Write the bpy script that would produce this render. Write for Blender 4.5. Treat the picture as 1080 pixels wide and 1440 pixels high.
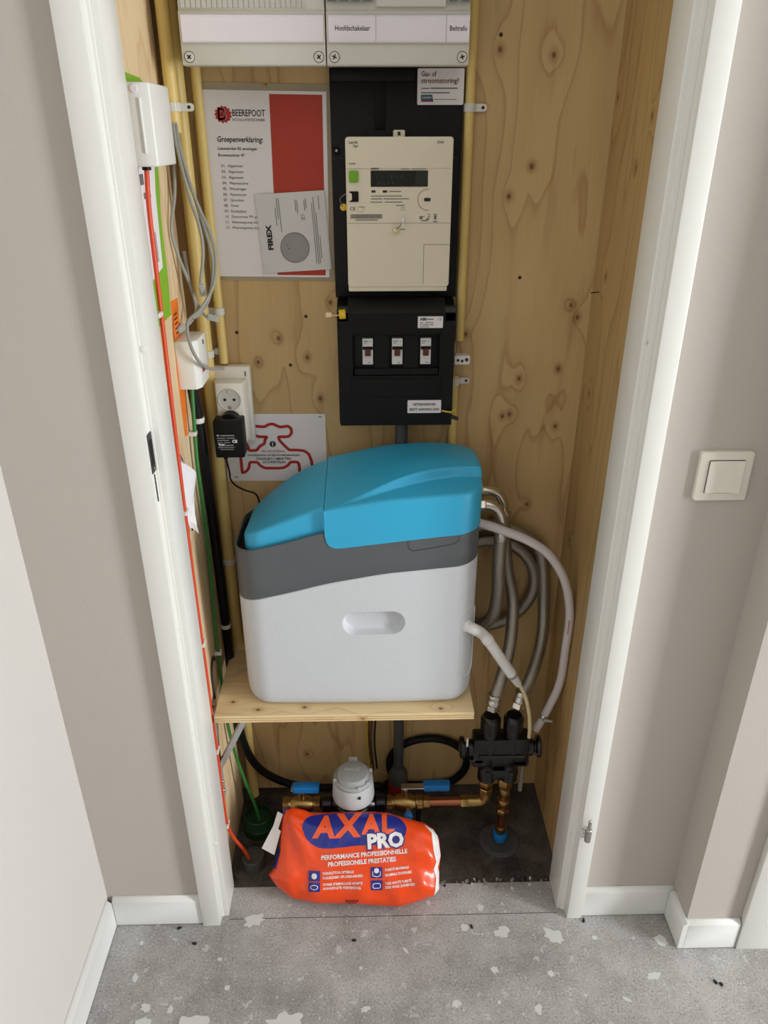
import bpy, bmesh, math, random
from mathutils import Vector, Matrix, noise

for o in list(bpy.data.objects):
    bpy.data.objects.remove(o)
scene = bpy.context.scene
COL = scene.collection
random.seed(7)
R = math.radians

# ------------------------------------------------------------------ camera, light, exposure
cam_d = bpy.data.cameras.new('camera')
cam = bpy.data.objects.new('camera', cam_d)
COL.objects.link(cam)
cam.location = (0, 0, 1.54)
cam.rotation_euler = (R(90 - 26.511), R(0.1), R(-1.2))
cam_d.sensor_fit = 'VERTICAL'
cam_d.sensor_height = 36.0
cam_d.lens = 26.5
cam_d.clip_start = 0.02
scene.camera = cam

world = bpy.data.worlds.new('world')
scene.world = world
world.use_nodes = True
wbg = world.node_tree.nodes['Background']
wbg.inputs[0].default_value = (0.75, 0.86, 1.0, 1)
wbg.inputs[1].default_value = 0.25

def area(name, loc, target, sx, sy, power, col):
    d = bpy.data.lights.new(name, 'AREA')
    d.shape = 'RECTANGLE'; d.size = sx; d.size_y = sy; d.energy = power; d.color = col
    o = bpy.data.objects.new(name, d); COL.objects.link(o)
    o.location = loc
    o.rotation_euler = (Vector(target) - Vector(loc)).to_track_quat('-Z', 'Y').to_euler()
    return o
# daylight entering by the glazed front door on the right of the hall
area('daylight_window', (3.48, -0.48, 1.15), (0.0, -0.48, 1.15), 0.76, 1.9, 165, (0.96, 0.98, 1.0))

vs = scene.view_settings
vs.view_transform = 'Standard'; vs.look = 'None'; vs.gamma = 1.0
vs.use_curve_mapping = False
vs.exposure = -0.3

# ------------------------------------------------------------------ materials
def lin(c):
    c = c / 255.0
    return c / 12.92 if c <= 0.04045 else ((c + 0.055) / 1.055) ** 2.4
def rgb(t, k=1.0):
    return tuple(min(1, lin(v) * k) for v in t) + (1,)

MATS = {}
def M(name, c, rough=0.5, metal=0.0, var=0.06, scale=25.0, bump=0.0, bscale=300.0, coat=0.0, trans=0.0, ior=1.45):
    m = bpy.data.materials.new(name); m.use_nodes = True
    nt = m.node_tree; N = nt.nodes; L = nt.links
    b = N['Principled BSDF']
    tc = N.new('ShaderNodeNewGeometry')
    no = N.new('ShaderNodeTexNoise'); no.inputs['Scale'].default_value = scale; no.inputs['Detail'].default_value = 4
    L.new(tc.outputs['Position'], no.inputs['Vector'])
    mx = N.new('ShaderNodeMix'); mx.data_type = 'RGBA'
    mx.inputs[6].default_value = rgb(c, 1 - var); mx.inputs[7].default_value = rgb(c, 1 + var)
    L.new(no.outputs['Fac'], mx.inputs[0]); L.new(mx.outputs[2], b.inputs['Base Color'])
    b.inputs['Roughness'].default_value = rough; b.inputs['Metallic'].default_value = metal
    b.inputs['Coat Weight'].default_value = coat; b.inputs['Transmission Weight'].default_value = trans
    b.inputs['IOR'].default_value = ior
    if bump:
        n2 = N.new('ShaderNodeTexNoise'); n2.inputs['Scale'].default_value = bscale; n2.inputs['Detail'].default_value = 3
        L.new(tc.outputs['Position'], n2.inputs['Vector'])
        bp = N.new('ShaderNodeBump'); bp.inputs['Strength'].default_value = bump; bp.inputs['Distance'].default_value = 0.002
        L.new(n2.outputs['Fac'], bp.inputs['Height']); L.new(bp.outputs['Normal'], b.inputs['Normal'])
    MATS[name] = m
    return m

M('wall_paint', (192, 184, 176), 0.85, bump=0.12, bscale=260, var=0.02, scale=3)
M('wall_paint_lit', (212, 209, 204), 0.85, bump=0.12, bscale=260, var=0.02, scale=3)  # same wall paint, colour lightened to imitate the brighter light on the left wall
M('wall_white', (226, 222, 214), 0.85, bump=0.1, bscale=260, var=0.02, scale=3)
M('ceiling_white', (236, 235, 232), 0.9)
M('gloss_white', (233, 233, 227), 0.32, var=0.015, scale=6)
M('baseboard_white', (232, 233, 230), 0.4, var=0.015, scale=6)
M('switch_cream', (232, 227, 214), 0.25, var=0.01)
M('box_grey', (206, 203, 193), 0.5, var=0.015)
M('strip_white', (232, 226, 232), 0.55, var=0.01)
M('louver', (196, 195, 186), 0.5)
M('breaker_green', (168, 182, 176), 0.45)
M('paper', (234, 230, 232), 0.6, var=0.015, scale=8)
M('paper_grey', (214, 212, 212), 0.6, var=0.02)
M('red_print', (176, 56, 38), 0.55, var=0.08)
M('logo_red', (178, 44, 40), 0.6)
M('ink', (38, 36, 38), 0.6)
M('ink_grey', (110, 108, 108), 0.6)
M('ink_maroon', (92, 26, 40), 0.6)
M('disc_grey', (150, 150, 148), 0.55)
M('black_plastic', (14, 14, 15), 0.45, var=0.15, scale=60, bump=0.05)
M('black_recess', (12, 12, 13), 0.6)
M('dark_grey_plastic', (54, 53, 50), 0.5)
M('meter_ivory', (221, 211, 188), 0.5, var=0.015)
M('meter_seam', (150, 140, 120), 0.6)
M('lcd', (34, 42, 33), 0.15, var=0.05)
M('lcd_black', (18, 21, 17), 0.2)
M('green_button', (112, 170, 38), 0.4)
M('sticker_white', (226, 222, 222), 0.5, var=0.01)
M('teal', (18, 92, 100), 0.5)
M('magenta', (130, 30, 92), 0.5)
M('breaker_white', (206, 206, 204), 0.45)
M('toggle_brown', (84, 36, 26), 0.45)
M('conduit', (226, 199, 124), 0.38, var=0.05, scale=12)
M('clip_white', (222, 220, 212), 0.5)
M('cable_grey', (150, 150, 142), 0.5)
M('plug_clear', (206, 208, 204), 0.2, trans=0.35)
M('red_tube', (214, 72, 34), 0.45)
M('green_wire', (50, 122, 56), 0.45)
M('yellow_wire', (206, 180, 60), 0.45)
M('brown_wire', (92, 66, 44), 0.5)
M('black_rubber', (20, 20, 21), 0.45)
M('orange_card', (236, 120, 34), 0.6)
M('lime', (128, 178, 44), 0.55)
M('seal_yellow', (226, 186, 44), 0.4)
M('seal_cream', (222, 204, 160), 0.35)
M('steel', (198, 196, 190), 0.3, 1.0, var=0.08)
M('galvanised', (186, 190, 190), 0.45, 0.45, var=0.12, scale=60)
M('chrome', (210, 205, 196), 0.2, 1.0)
M('brass', (164, 136, 84), 0.34, 1.0, var=0.15, scale=60)
M('copper', (168, 106, 78), 0.36, 1.0, var=0.15, scale=40)
M('soft_white', (206, 209, 213), 0.5, var=0.03, scale=180, bump=0.25, bscale=520)
M('soft_grey', (90, 94, 97), 0.45, var=0.03, scale=20)
M('soft_blue', (54, 170, 212), 0.36, var=0.02, scale=6)
M('black_gasket', (14, 15, 16), 0.5)
M('hose_white', (232, 231, 228), 0.35)
M('hose_clear', (228, 220, 220), 0.22, var=0.03, trans=0.12)
M('valve_black', (9, 9, 10), 0.3, var=0.1, coat=0.2)
M('meter_grey', (196, 199, 200), 0.5)
M('meter_grey_dark', (164, 168, 168), 0.5)
M('blue_handle', (24, 110, 178), 0.45)
M('pvc_grey', (74, 74, 73), 0.5)
M('red_flange', (130, 34, 34), 0.5)
M('sleeve_green', (28, 66, 40), 0.5)
M('bag_orange', (238, 74, 18), 0.3, var=0.05, scale=10, bump=0.15, bscale=28, coat=0.3)
M('bag_blue', (34, 44, 136), 0.3, coat=0.3)
M('bag_white', (236, 232, 230), 0.35, coat=0.2)
M('bag_text_orange', (246, 96, 50), 0.3, coat=0.3)
M('paint_spot', (216, 216, 214), 0.7, var=0.05, scale=120)
M('debris', (150, 146, 138), 0.9, var=0.3, scale=200)
M('debris_dark', (40, 38, 34), 0.9)
M('laminate', (222, 208, 176), 0.15, var=0.02, trans=0.6)
M('glass', (240, 245, 245), 0.02, trans=1.0)
M('screw_dark', (58, 48, 38), 0.5, 0.6)

for nm in ('black_plastic', 'black_recess', 'black_rubber', 'dark_grey_plastic'):
    MATS[nm].node_tree.nodes['Principled BSDF'].inputs['Specular IOR Level'].default_value = 0.25

def ply(name, base, dark, knots, seed, flat=False):
    m = bpy.data.materials.new(name); m.use_nodes = True
    nt = m.node_tree; N = nt.nodes; L = nt.links; b = N['Principled BSDF']
    def math_(op, a, c=None, d=None):
        n = N.new('ShaderNodeMath'); n.operation = op
        for i, v in enumerate((a, c, d)):
            if v is None: continue
            if isinstance(v, (int, float)): n.inputs[i].default_value = v
            else: L.new(v, n.inputs[i])
        return n.outputs[0]
    g = N.new('ShaderNodeNewGeometry'); s = N.new('ShaderNodeSeparateXYZ'); L.new(g.outputs['Position'], s.inputs[0])
    a, z = (math_('ADD', s.outputs[1], s.outputs[2]), s.outputs[0]) if flat else (math_('ADD', s.outputs[0], s.outputs[1]), s.outputs[2])
    def vec(sa, sz):
        c = N.new('ShaderNodeCombineXYZ'); L.new(math_('MULTIPLY', a, sa), c.inputs[0]); L.new(math_('MULTIPLY', z, sz), c.inputs[1]); c.inputs[2].default_value = seed
        return c.outputs[0]
    def noi(v, sc, det=3):
        n = N.new('ShaderNodeTexNoise'); n.inputs['Scale'].default_value = sc; n.inputs['Detail'].default_value = det; L.new(v, n.inputs['Vector']); return n.outputs['Fac']
    n1 = noi(vec(5.5, 0.6), 1.3, 2)
    n2 = noi(vec(14, 2.5), 1.0, 3)
    fine = noi(vec(420, 9), 1.0, 2)
    blot = noi(vec(10, 3.0), 1.0, 2)
    dmin = None
    for (ka, kz) in knots:
        da = math_('SUBTRACT', a, ka); dz = math_('MULTIPLY', math_('SUBTRACT', z, kz), 0.75)
        d = math_('SQRT', math_('ADD', math_('MULTIPLY', da, da), math_('MULTIPLY', dz, dz)))
        dmin = d if dmin is None else math_('MINIMUM', dmin, d)
    near = math_('EXPONENT', math_('MULTIPLY', dmin, -42.0))
    t = math_('ADD', math_('ADD', math_('MULTIPLY', a, 7.0), math_('MULTIPLY', n1, 8.0)), math_('MULTIPLY', n2, 0.9))
    t = math_('ADD', t, math_('MULTIPLY', near, 1.2))
    fr = math_('FRACT', t)
    r = N.new('ShaderNodeValToRGB'); L.new(fr, r.inputs[0])
    e = r.color_ramp.elements
    e[0].position = 0.0; e[0].color = (0.05,) * 3 + (1,)
    e[1].position = 1.0; e[1].color = (0.15,) * 3 + (1,)
    for p, v in ((0.50, 0.08), (0.82, 0.26), (0.955, 0.85)):
        q = e.new(p); q.color = (v,) * 3 + (1,)
    f1 = math_('ADD', math_('MULTIPLY', r.outputs[0], 0.5), math_('MULTIPLY', math_('SUBTRACT', fine, 0.5), 0.28))
    f1 = math_('ADD', f1, math_('MULTIPLY', math_('SUBTRACT', blot, 0.5), 0.5))
    stk = N.new('ShaderNodeMapRange'); stk.inputs['From Min'].default_value = 0.60; stk.inputs['From Max'].default_value = 0.72; stk.inputs['To Max'].default_value = 0.30
    L.new(noi(vec(26, 3.2), 1.0, 3), stk.inputs['Value']); f1 = math_('ADD', f1, stk.outputs[0])
    # knots: dark heart and a ring around it
    core = N.new('ShaderNodeMapRange'); core.inputs['From Min'].default_value = 0.0015; core.inputs['From Max'].default_value = 0.0048
    core.inputs['To Min'].default_value = 1.0; core.inputs['To Max'].default_value = 0.0; L.new(dmin, core.inputs['Value'])
    halo = N.new('ShaderNodeMapRange'); halo.inputs['From Min'].default_value = 0.004; halo.inputs['From Max'].default_value = 0.013
    halo.inputs['To Min'].default_value = 0.42; halo.inputs['To Max'].default_value = 0.0; L.new(dmin, halo.inputs['Value'])
    f1 = math_('ADD', f1, halo.outputs[0])
    n = N.new('ShaderNodeMath'); n.operation = 'ADD'; n.use_clamp = True; L.new(f1, n.inputs[0]); n.inputs[1].default_value = 0.05
    mx = N.new('ShaderNodeMix'); mx.data_type = 'RGBA'; mx.inputs[6].default_value = rgb(base); mx.inputs[7].default_value = rgb(dark); L.new(n.outputs[0], mx.inputs[0])
    m2 = N.new('ShaderNodeMix'); m2.data_type = 'RGBA'; m2.inputs[7].default_value = rgb((96, 62, 34)); L.new(mx.outputs[2], m2.inputs[6]); L.new(math_('MULTIPLY', core.outputs[0], 0.9), m2.inputs[0])
    L.new(m2.outputs[2], b.inputs['Base Color']); b.inputs['Roughness'].default_value = 0.62
    bp = N.new('ShaderNodeBump'); bp.inputs['Strength'].default_value = 0.15; bp.inputs['Distance'].default_value = 0.001
    L.new(fine, bp.inputs['Height']); L.new(bp.outputs['Normal'], b.inputs['Normal'])
    MATS[name] = m
KB = [(1.692, 1.669), (1.783, 1.661), (1.76, 1.491), (1.723, 1.442), (1.857, 1.248), (1.872, 1.225), (1.768, 1.104), (1.845, 1.123), (1.74, 1.025), (1.754, 1.029), (1.851, 1.002), (1.249, 1.141), (1.346, 1.15), (1.292, 1.188), (1.395, 1.256), (1.368, 1.066), (1.241, 0.255), (1.297, 0.112), (1.657, 1.194), (1.732, 0.789), (1.807, 0.823)]
KR = [(1.823, 1.313), (1.693, 1.566), (1.88, 1.598), (1.736, 1.494), (1.835, 1.09), (1.845, 0.761), (1.80, 0.35)]
ply('plywood_back', (204, 174, 122), (142, 98, 50), KB, 0.0)
ply('plywood_right', (190, 158, 106), (132, 94, 48), KR, 3.7)
ply('plywood_left', (224, 200, 160), (184, 146, 100), [(0.95, 0.9), (0.90, 0.3)], 7.1)
ply('plywood_shelf', (236, 212, 166), (198, 160, 110), [(1.72, -.29), (1.695, -.235), (1.70, -.14), (1.69, .14), (1.665, -.02)], 1.3, True)

def concrete(name, base, dark, spots, speck):
    m = bpy.data.materials.new(name); m.use_nodes = True
    nt = m.node_tree; N = nt.nodes; L = nt.links; b = N['Principled BSDF']
    g = N.new('ShaderNodeNewGeometry')
    def noi(sc, det, rough=0.6):
        n = N.new('ShaderNodeTexNoise'); n.inputs['Scale'].default_value = sc; n.inputs['Detail'].default_value = det; n.inputs['Roughness'].default_value = rough
        L.new(g.outputs['Position'], n.inputs['Vector']); return n.outputs['Fac']
    def ramp(v, pts):
        r = N.new('ShaderNodeValToRGB'); L.new(v, r.inputs[0]); e = r.color_ramp.elements
        e[0].position, e[0].color = pts[0][0], (pts[0][1],) * 3 + (1,)
        e[1].position, e[1].color = pts[-1][0], (pts[-1][1],) * 3 + (1,)
        for p, v2 in pts[1:-1]:
            q = e.new(p); q.color = (v2,) * 3 + (1,)
        return r.outputs[0]
    def mix(f, A, B):
        x = N.new('ShaderNodeMix'); x.data_type = 'RGBA'
        L.new(f, x.inputs[0])
        for i, v in ((6, A), (7, B)):
            if isinstance(v, tuple): x.inputs[i].default_value = v
            else: L.new(v, x.inputs[i])
        return x.outputs[2]
    big = noi(5, 7, 0.7); fine = noi(240, 5, 0.75); mid = noi(30, 6, 0.7)
    c = mix(ramp(big, [(0.38, 0), (0.62, 1)]), rgb(dark), rgb(base))
    c = mix(ramp(fine, [(0.36, 0.75), (0.46, 0)]), c, rgb(tuple(v * 0.72 for v in dark)))
    c = mix(ramp(fine, [(0.56, 0), (0.68, 0.75)]), c, rgb(tuple(min(255, v * 1.25) for v in base)))
    c = mix(ramp(mid, [(spots, 0), (spots + 0.03, 0.75)]), c, rgb((206, 206, 204)))
    v = N.new('ShaderNodeTexVoronoi'); v.inputs['Scale'].default_value = speck; L.new(g.outputs['Position'], v.inputs['Vector'])
    c = mix(ramp(v.outputs['Distance'], [(0.05, 0.45), (0.10, 0)]), c, rgb((66, 62, 58)))
    L.new(c, b.inputs['Base Color']); b.inputs['Roughness'].default_value = 0.85
    bp = N.new('ShaderNodeBump'); bp.inputs['Strength'].default_value = 0.5; bp.inputs['Distance'].default_value = 0.003
    L.new(fine, bp.inputs['Height']); L.new(bp.outputs['Normal'], b.inputs['Normal'])
    MATS[name] = m
concrete('concrete_hall', (190, 188, 186), (152, 149, 146), 0.60, 60)
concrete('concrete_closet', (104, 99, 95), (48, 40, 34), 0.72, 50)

def braided(name):
    m = bpy.data.materials.new(name); m.use_nodes = True
    nt = m.node_tree; N = nt.nodes; L = nt.links; b = N['Principled BSDF']
    uv = N.new('ShaderNodeUVMap'); uv.uv_map = 'uv'
    outs = []
    for ang in (45, -45):
        mp = N.new('ShaderNodeMapping'); mp.inputs['Rotation'].default_value = (0, 0, R(ang)); L.new(uv.outputs[0], mp.inputs[0])
        w = N.new('ShaderNodeTexWave'); w.inputs['Scale'].default_value = 95.0; L.new(mp.outputs[0], w.inputs['Vector']); outs.append(w.outputs['Fac'])
    mu = N.new('ShaderNodeMath'); mu.operation = 'MULTIPLY'; L.new(outs[0], mu.inputs[0]); L.new(outs[1], mu.inputs[1])
    mx = N.new('ShaderNodeMix'); mx.data_type = 'RGBA'; mx.inputs[6].default_value = rgb((140, 136, 128)); mx.inputs[7].default_value = rgb((226, 222, 212)); L.new(mu.outputs[0], mx.inputs[0])
    L.new(mx.outputs[2], b.inputs['Base Color']); b.inputs['Metallic'].default_value = 0.9; b.inputs['Roughness'].default_value = 0.3
    bp = N.new('ShaderNodeBump'); bp.inputs['Strength'].default_value = 0.5; bp.inputs['Distance'].default_value = 0.001
    L.new(mu.outputs[0], bp.inputs['Height']); L.new(bp.outputs['Normal'], b.inputs['Normal'])
    MATS[name] = m
braided('braided_steel')

# ------------------------------------------------------------------ geometry helpers
class G:
    def __init__(s): s.v = []; s.f = []; s.uv = None
    def add(s, vs_, fs_):
        k = len(s.v); s.v += [Vector(p) for p in vs_]; s.f += [tuple(i + k for i in f) for f in fs_]; return s
    def from_bm(s, bm):
        bm.verts.index_update(); return s.add([v.co.copy() for v in bm.verts], [[v.index for v in f.verts] for f in bm.faces])
    def box(s, a, b, bev=0.0, seg=2):
        x0, y0, z0 = a; x1, y1, z1 = b
        vs_ = [(x, y, z) for z in (z0, z1) for y in (y0, y1) for x in (x0, x1)]
        fs_ = [(0, 2, 3, 1), (4, 5, 7, 6), (0, 1, 5, 4), (2, 6, 7, 3), (0, 4, 6, 2), (1, 3, 7, 5)]
        return s._bev(vs_, fs_, bev, seg)
    def _bev(s, vs_, fs_, bev, seg, sharp=0.3):
        if not bev: return s.add(vs_, fs_)
        bm = bmesh.new(); V = [bm.verts.new(p) for p in vs_]
        for f in fs_: bm.faces.new([V[i] for i in f])
        bm.normal_update()
        ed = [e for e in bm.edges if len(e.link_faces) == 2 and e.calc_face_angle(0) > sharp]
        bmesh.ops.bevel(bm, geom=ed, offset=bev, segments=seg, affect='EDGES', profile=0.5, clamp_overlap=True)
        s.from_bm(bm); bm.free(); return s
    def prism(s, pts, plane, d0, d1, bev=0.0, seg=2, sharp=0.3):
        def P(p, d):
            if plane == 'xy': return (p[0], p[1], d)
            if plane == 'xz': return (p[0], d, p[1])
            return (d, p[0], p[1])
        n = len(pts); vs_ = [P(p, d0) for p in pts] + [P(p, d1) for p in pts]
        fs_ = [tuple(range(n - 1, -1, -1)), tuple(range(n, 2 * n))] + [(i, (i + 1) % n, n + (i + 1) % n, n + i) for i in range(n)]
        return s._bev(vs_, fs_, bev, seg, sharp)
    def lathe(s, o, axis, prof, n=32):
        o = Vector(o); ax = Vector(axis).normalized(); t = Vector((0, 0, 1)) if abs(ax.z) < 0.9 else Vector((1, 0, 0))
        u = ax.cross(t).normalized(); w = ax.cross(u)
        vs_ = []; fs_ = []
        for r, h in prof:
            for i in range(n):
                a = 2 * math.pi * i / n; vs_.append(o + ax * h + (u * math.cos(a) + w * math.sin(a)) * r)
        for j in range(len(prof) - 1):
            for i in range(n):
                k = (i + 1) % n; fs_.append((j * n + i, j * n + k, (j + 1) * n + k, (j + 1) * n + i))
        fs_.append(tuple(range(n - 1, -1, -1))); fs_.append(tuple((len(prof) - 1) * n + i for i in range(n)))
        return s.add(vs_, fs_)
    def cyl(s, p0, p1, r, n=24, ch=0.0):
        p0 = Vector(p0); d = Vector(p1) - p0; h = d.length
        pr = [(r, 0), (r, h)] if not ch else [(r - ch, 0), (r, ch), (r, h - ch), (r - ch, h)]
        return s.lathe(p0, d, pr, n)
    def tube(s, path, r, n=12, uv=False, rf=None):
        P = [Vector(p) for p in path]; m = len(P)
        T = [(P[min(i + 1, m - 1)] - P[max(i - 1, 0)]).normalized() for i in range(m)]
        t = Vector((0, 0, 1)) if abs(T[0].z) < 0.9 else Vector((0, 1, 0))
        u = T[0].cross(t).normalized(); vs_ = []; L_ = [0]
        for i in range(m):
            u = (u - T[i] * u.dot(T[i])).normalized(); w = T[i].cross(u)
            rr = r if rf is None else rf(i / (m - 1))
            for k in range(n):
                a = 2 * math.pi * k / n; vs_.append(P[i] + (u * math.cos(a) + w * math.sin(a)) * rr)
            if i: L_.append(L_[-1] + (P[i] - P[i - 1]).length)
        fs_ = []; uvs = []
        for j in range(m - 1):
            for k in range(n):
                q = (k + 1) % n; fs_.append((j * n + k, j * n + q, (j + 1) * n + q, (j + 1) * n + k))
                c = 2 * math.pi * r
                uvs.append([(L_[j], c * k / n), (L_[j], c * (k + 1) / n), (L_[j + 1], c * (k + 1) / n), (L_[j + 1], c * k / n)])
        fs_.append(tuple(range(n - 1, -1, -1))); fs_.append(tuple((m - 1) * n + k for k in range(n)))
        if uv: s.uv = uvs
        return s.add(vs_, fs_)
    def obj(s, name, mat, parent=None, smooth=35, loc=None):
        me = bpy.data.meshes.new(name); me.from_pydata([tuple(v) for v in s.v], [], s.f)
        if s.uv:
            lay = me.uv_layers.new(name='uv')
            for p, q in zip(me.polygons, s.uv):
                for li, c in zip(p.loop_indices, q): lay.data[li].uv = c
        bm = bmesh.new(); bm.from_mesh(me); bmesh.ops.recalc_face_normals(bm, faces=bm.faces); bm.to_mesh(me); bm.free()
        return link(name, me, mat, parent, smooth, loc)

def link(name, me, mat, parent=None, smooth=35, loc=None):
    me.materials.clear(); me.materials.append(MATS[mat])
    if smooth:
        me.shade_smooth(); me.set_sharp_from_angle(angle=R(smooth))
    o = bpy.data.objects.new(name, me); COL.objects.link(o)
    if loc is not None: o.location = loc
    attach(o, parent)
    return o
WL = {}
def attach(o, parent):
    # parents are never rotated or scaled: undo their offset so that children keep world coordinates
    WL[o.name] = Vector(o.location)
    if parent is None: return
    o.parent = parent
    o.matrix_parent_inverse = Matrix.Translation(-WL[parent.name])
def thing(name, label, cat, loc, group=None):
    o = bpy.data.objects.new(name, None); o.empty_display_size = 0.02; COL.objects.link(o)
    o.location = loc; WL[o.name] = Vector(loc)
    tag(o, label, cat, group); return o
def tag(o, label=None, cat=None, group=None, kind=None):
    if label: o['label'] = label
    if cat: o['category'] = cat
    if group: o['group'] = group
    if kind: o['kind'] = kind
    return o
def struct(o, label=None):
    o['kind'] = 'structure'
    if label: o['label'] = label
    return o
def dup(o, dx, parent=None):
    c = o.copy(); COL.objects.link(c); c.location = Vector(o.location) + Vector(dx)
    attach(c, parent)
    return c

def spline(pts, n=10):
    P = [Vector(p) for p in pts]; P = [P[0] * 2 - P[1]] + P + [P[-1] * 2 - P[-2]]
    out = []
    for i in range(1, len(P) - 2):
        a, b, c, d = P[i - 1:i + 3]
        for k in range(n):
            t = k / n
            out.append(0.5 * ((2 * b) + (c - a) * t + (2 * a - 5 * b + 4 * c - d) * t * t + (3 * b - a - 3 * c + d) * t ** 3))
    out.append(P[-2]); return out
def interp(tab, x):
    if x <= tab[0][0]: return tab[0][1]
    for (a, p), (b, q) in zip(tab, tab[1:]):
        if x <= b:
            t = (x - a) / (b - a); return p + (q - p) * t
    return tab[-1][1]
def sinterp(tab, x):
    h = 0.012; return sum(interp(tab, x + k * h) for k in (-2, -1, 0, 1, 2)) / 5
def sstep(a, b, x):
    t = max(0, min(1, (x - a) / (b - a))); return t * t * (3 - 2 * t)

# flat print: text and shapes mapped from a 2D sheet (u right, v up) to the surface
def text2d(body, size, align='LEFT', bold=0.0, sx=1.0):
    cu = bpy.data.curves.new('t', 'FONT'); cu.body = body; cu.size = size; cu.offset = bold; cu.align_x = align; cu.resolution_u = 2
    ob = bpy.data.objects.new('t', cu); me = bpy.data.meshes.new_from_object(ob)
    V = [(v.co.x * sx, v.co.y) for v in me.vertices]; F = [tuple(p.vertices) for p in me.polygons]
    bpy.data.objects.remove(ob); bpy.data.curves.remove(cu); bpy.data.meshes.remove(me)
    return V, F
def sheet(x, z, y, rot=0.0):
    c, s_ = math.cos(R(rot)), math.sin(R(rot))
    return lambda u, v: Vector((x + u * c - v * s_, y, z + u * s_ + v * c))
def lettering(name, items, f, mat, parent):
    g = G()
    for it in items:
        body, u, v, size = it[:4]; opt = it[4] if len(it) > 4 else {}
        rot = R(opt.get('rot', 0)); shear = opt.get('shear', 0)
        V, F = text2d(body, size, opt.get('align', 'LEFT'), opt.get('bold', 0), opt.get('sx', 1))
        if 'w' in opt:
            k = opt['w'] / (max(p[0] for p in V) - min(p[0] for p in V)); V = [(p[0] * k, p[1]) for p in V]
        c, s_ = math.cos(rot), math.sin(rot)
        g.add([f(u + (p[0] + shear * p[1]) * c - p[1] * s_, v + (p[0] + shear * p[1]) * s_ + p[1] * c) for p in V], F)
    return g.obj(name, mat, parent, smooth=0)
def shapes(name, polys, f, mat, parent):
    g = G()
    for p in polys: g.add([f(*q) for q in p], [tuple(range(len(p)))])
    return g.obj(name, mat, parent, smooth=0)
def rect(u0, v0, u1, v1): return [(u0, v0), (u1, v0), (u1, v1), (u0, v1)]
def disc(u, v, r, n=28, ry=None): return [(u + r * math.cos(2 * math.pi * i / n), v + (ry or r) * math.sin(2 * math.pi * i / n)) for i in range(n)]
def stroke(pts, w, closed=False):
    """ribbon along a polyline as quads"""
    n = len(pts); out = []; L_ = []; R_ = []
    for i in range(n):
        if closed: a, c = Vector(pts[i - 1]), Vector(pts[(i + 1) % n])
        else: a, c = Vector(pts[max(i - 1, 0)]), Vector(pts[min(i + 1, n - 1)])
        b = Vector(pts[i]); d1 = (b - a).normalized() if (b - a).length else (c - b).normalized(); d2 = (c - b).normalized() if (c - b).length else d1
        nn = Vector((-(d1 + d2).y, (d1 + d2).x)).normalized(); k = 1 / max(0.5, nn.dot(Vector((-d1.y, d1.x))))
        L_.append(b + nn * w / 2 * k); R_.append(b - nn * w / 2 * k)
    m = n if closed else n - 1
    for i in range(m):
        j = (i + 1) % n; out.append([tuple(L_[i]), tuple(L_[j]), tuple(R_[j]), tuple(R_[i])])
    return out
def rounded(pts, r, n=5):
    out = []
    for i in range(len(pts)):
        a, b, c = Vector(pts[i - 1]), Vector(pts[i]), Vector(pts[(i + 1) % len(pts)])
        k = min(r, (a - b).length * 0.49, (c - b).length * 0.49)
        p, q = b + (a - b).normalized() * k, b + (c - b).normalized() * k
        for j in range(n + 1):
            t = j / n; out.append(tuple((1 - t) ** 2 * p + 2 * t * (1 - t) * b + t * t * q))
    return out
def rrect(x0, x1, y0, y1, r, nc=8, ns=1):
    out = []
    for cx, cy, a0 in ((x1 - r, y0 + r, -90), (x1 - r, y1 - r, 0), (x0 + r, y1 - r, 90), (x0 + r, y0 + r, 180)):
        for i in range(nc + 1):
            a = R(a0 + 90 * i / nc); out.append((cx + r * math.cos(a), cy + r * math.sin(a)))
    if ns > 1:
        o2 = []
        for i in range(len(out)):
            a, b = Vector(out[i]), Vector(out[(i + 1) % len(out)])
            o2.append(tuple(a))
            if i % (nc + 1) == nc:
                for k in range(1, ns): o2.append(tuple(a.lerp(b, k / ns)))
        out = o2
    return out

# ------------------------------------------------------------------ the setting: hall and meter closet
H = 2.55
def wall(name, a, b, mat, label=None): return struct(G().box(a, b).obj(name, mat), label)
floor = wall('floor', (-0.68, -4.0, -0.06), (3.46, 1.168, 0.0), 'concrete_hall')
floor_closet = wall('floor_closet', (-0.36, 1.168, -0.06), (0.45, 1.485, -0.004), 'concrete_closet')
wall('ceiling', (-0.68, -4.0, H), (3.5, 1.2, H + 0.06), 'ceiling_white')
wall('ceiling_closet', (-0.40, 1.18, 2.40), (0.50, 1.50, 2.46), 'ceiling_white')
wall('wall_left', (-0.675, -4.0, 0), (-0.574, 1.19, H), 'wall_paint_lit')
wall('wall_front_left', (-0.574, 1.092, 0), (-0.373, 1.176, H), 'wall_paint')
wall('wall_front_right', (0.453, 1.092, 0), (0.652, 1.176, H), 'wall_paint')
wall('wall_front_top', (-0.373, 1.092, 2.33), (0.453, 1.176, H), 'wall_paint')
wall('wall_pillar', (0.650, 1.013, 0), (3.5, 1.176, H), 'wall_paint')
# right wall with the glazed front door opening (out of frame, lets the daylight in)
wall('wall_right_near', (3.40, -4.0, 0), (3.46, -0.86, H), 'wall_paint')
wall('wall_right_far', (3.40, -0.10, 0), (3.46, 1.03, H), 'wall_paint')
wall('wall_right_top', (3.40, -0.86, 2.11), (3.46, -0.10, H), 'wall_paint')
wall('wall_right_bottom', (3.40, -0.86, 0), (3.46, -0.10, 0.19), 'wall_paint')
wall('wall_back', (-0.68, -4.06, 0), (3.46, -4.0, H), 'wall_paint')
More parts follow.
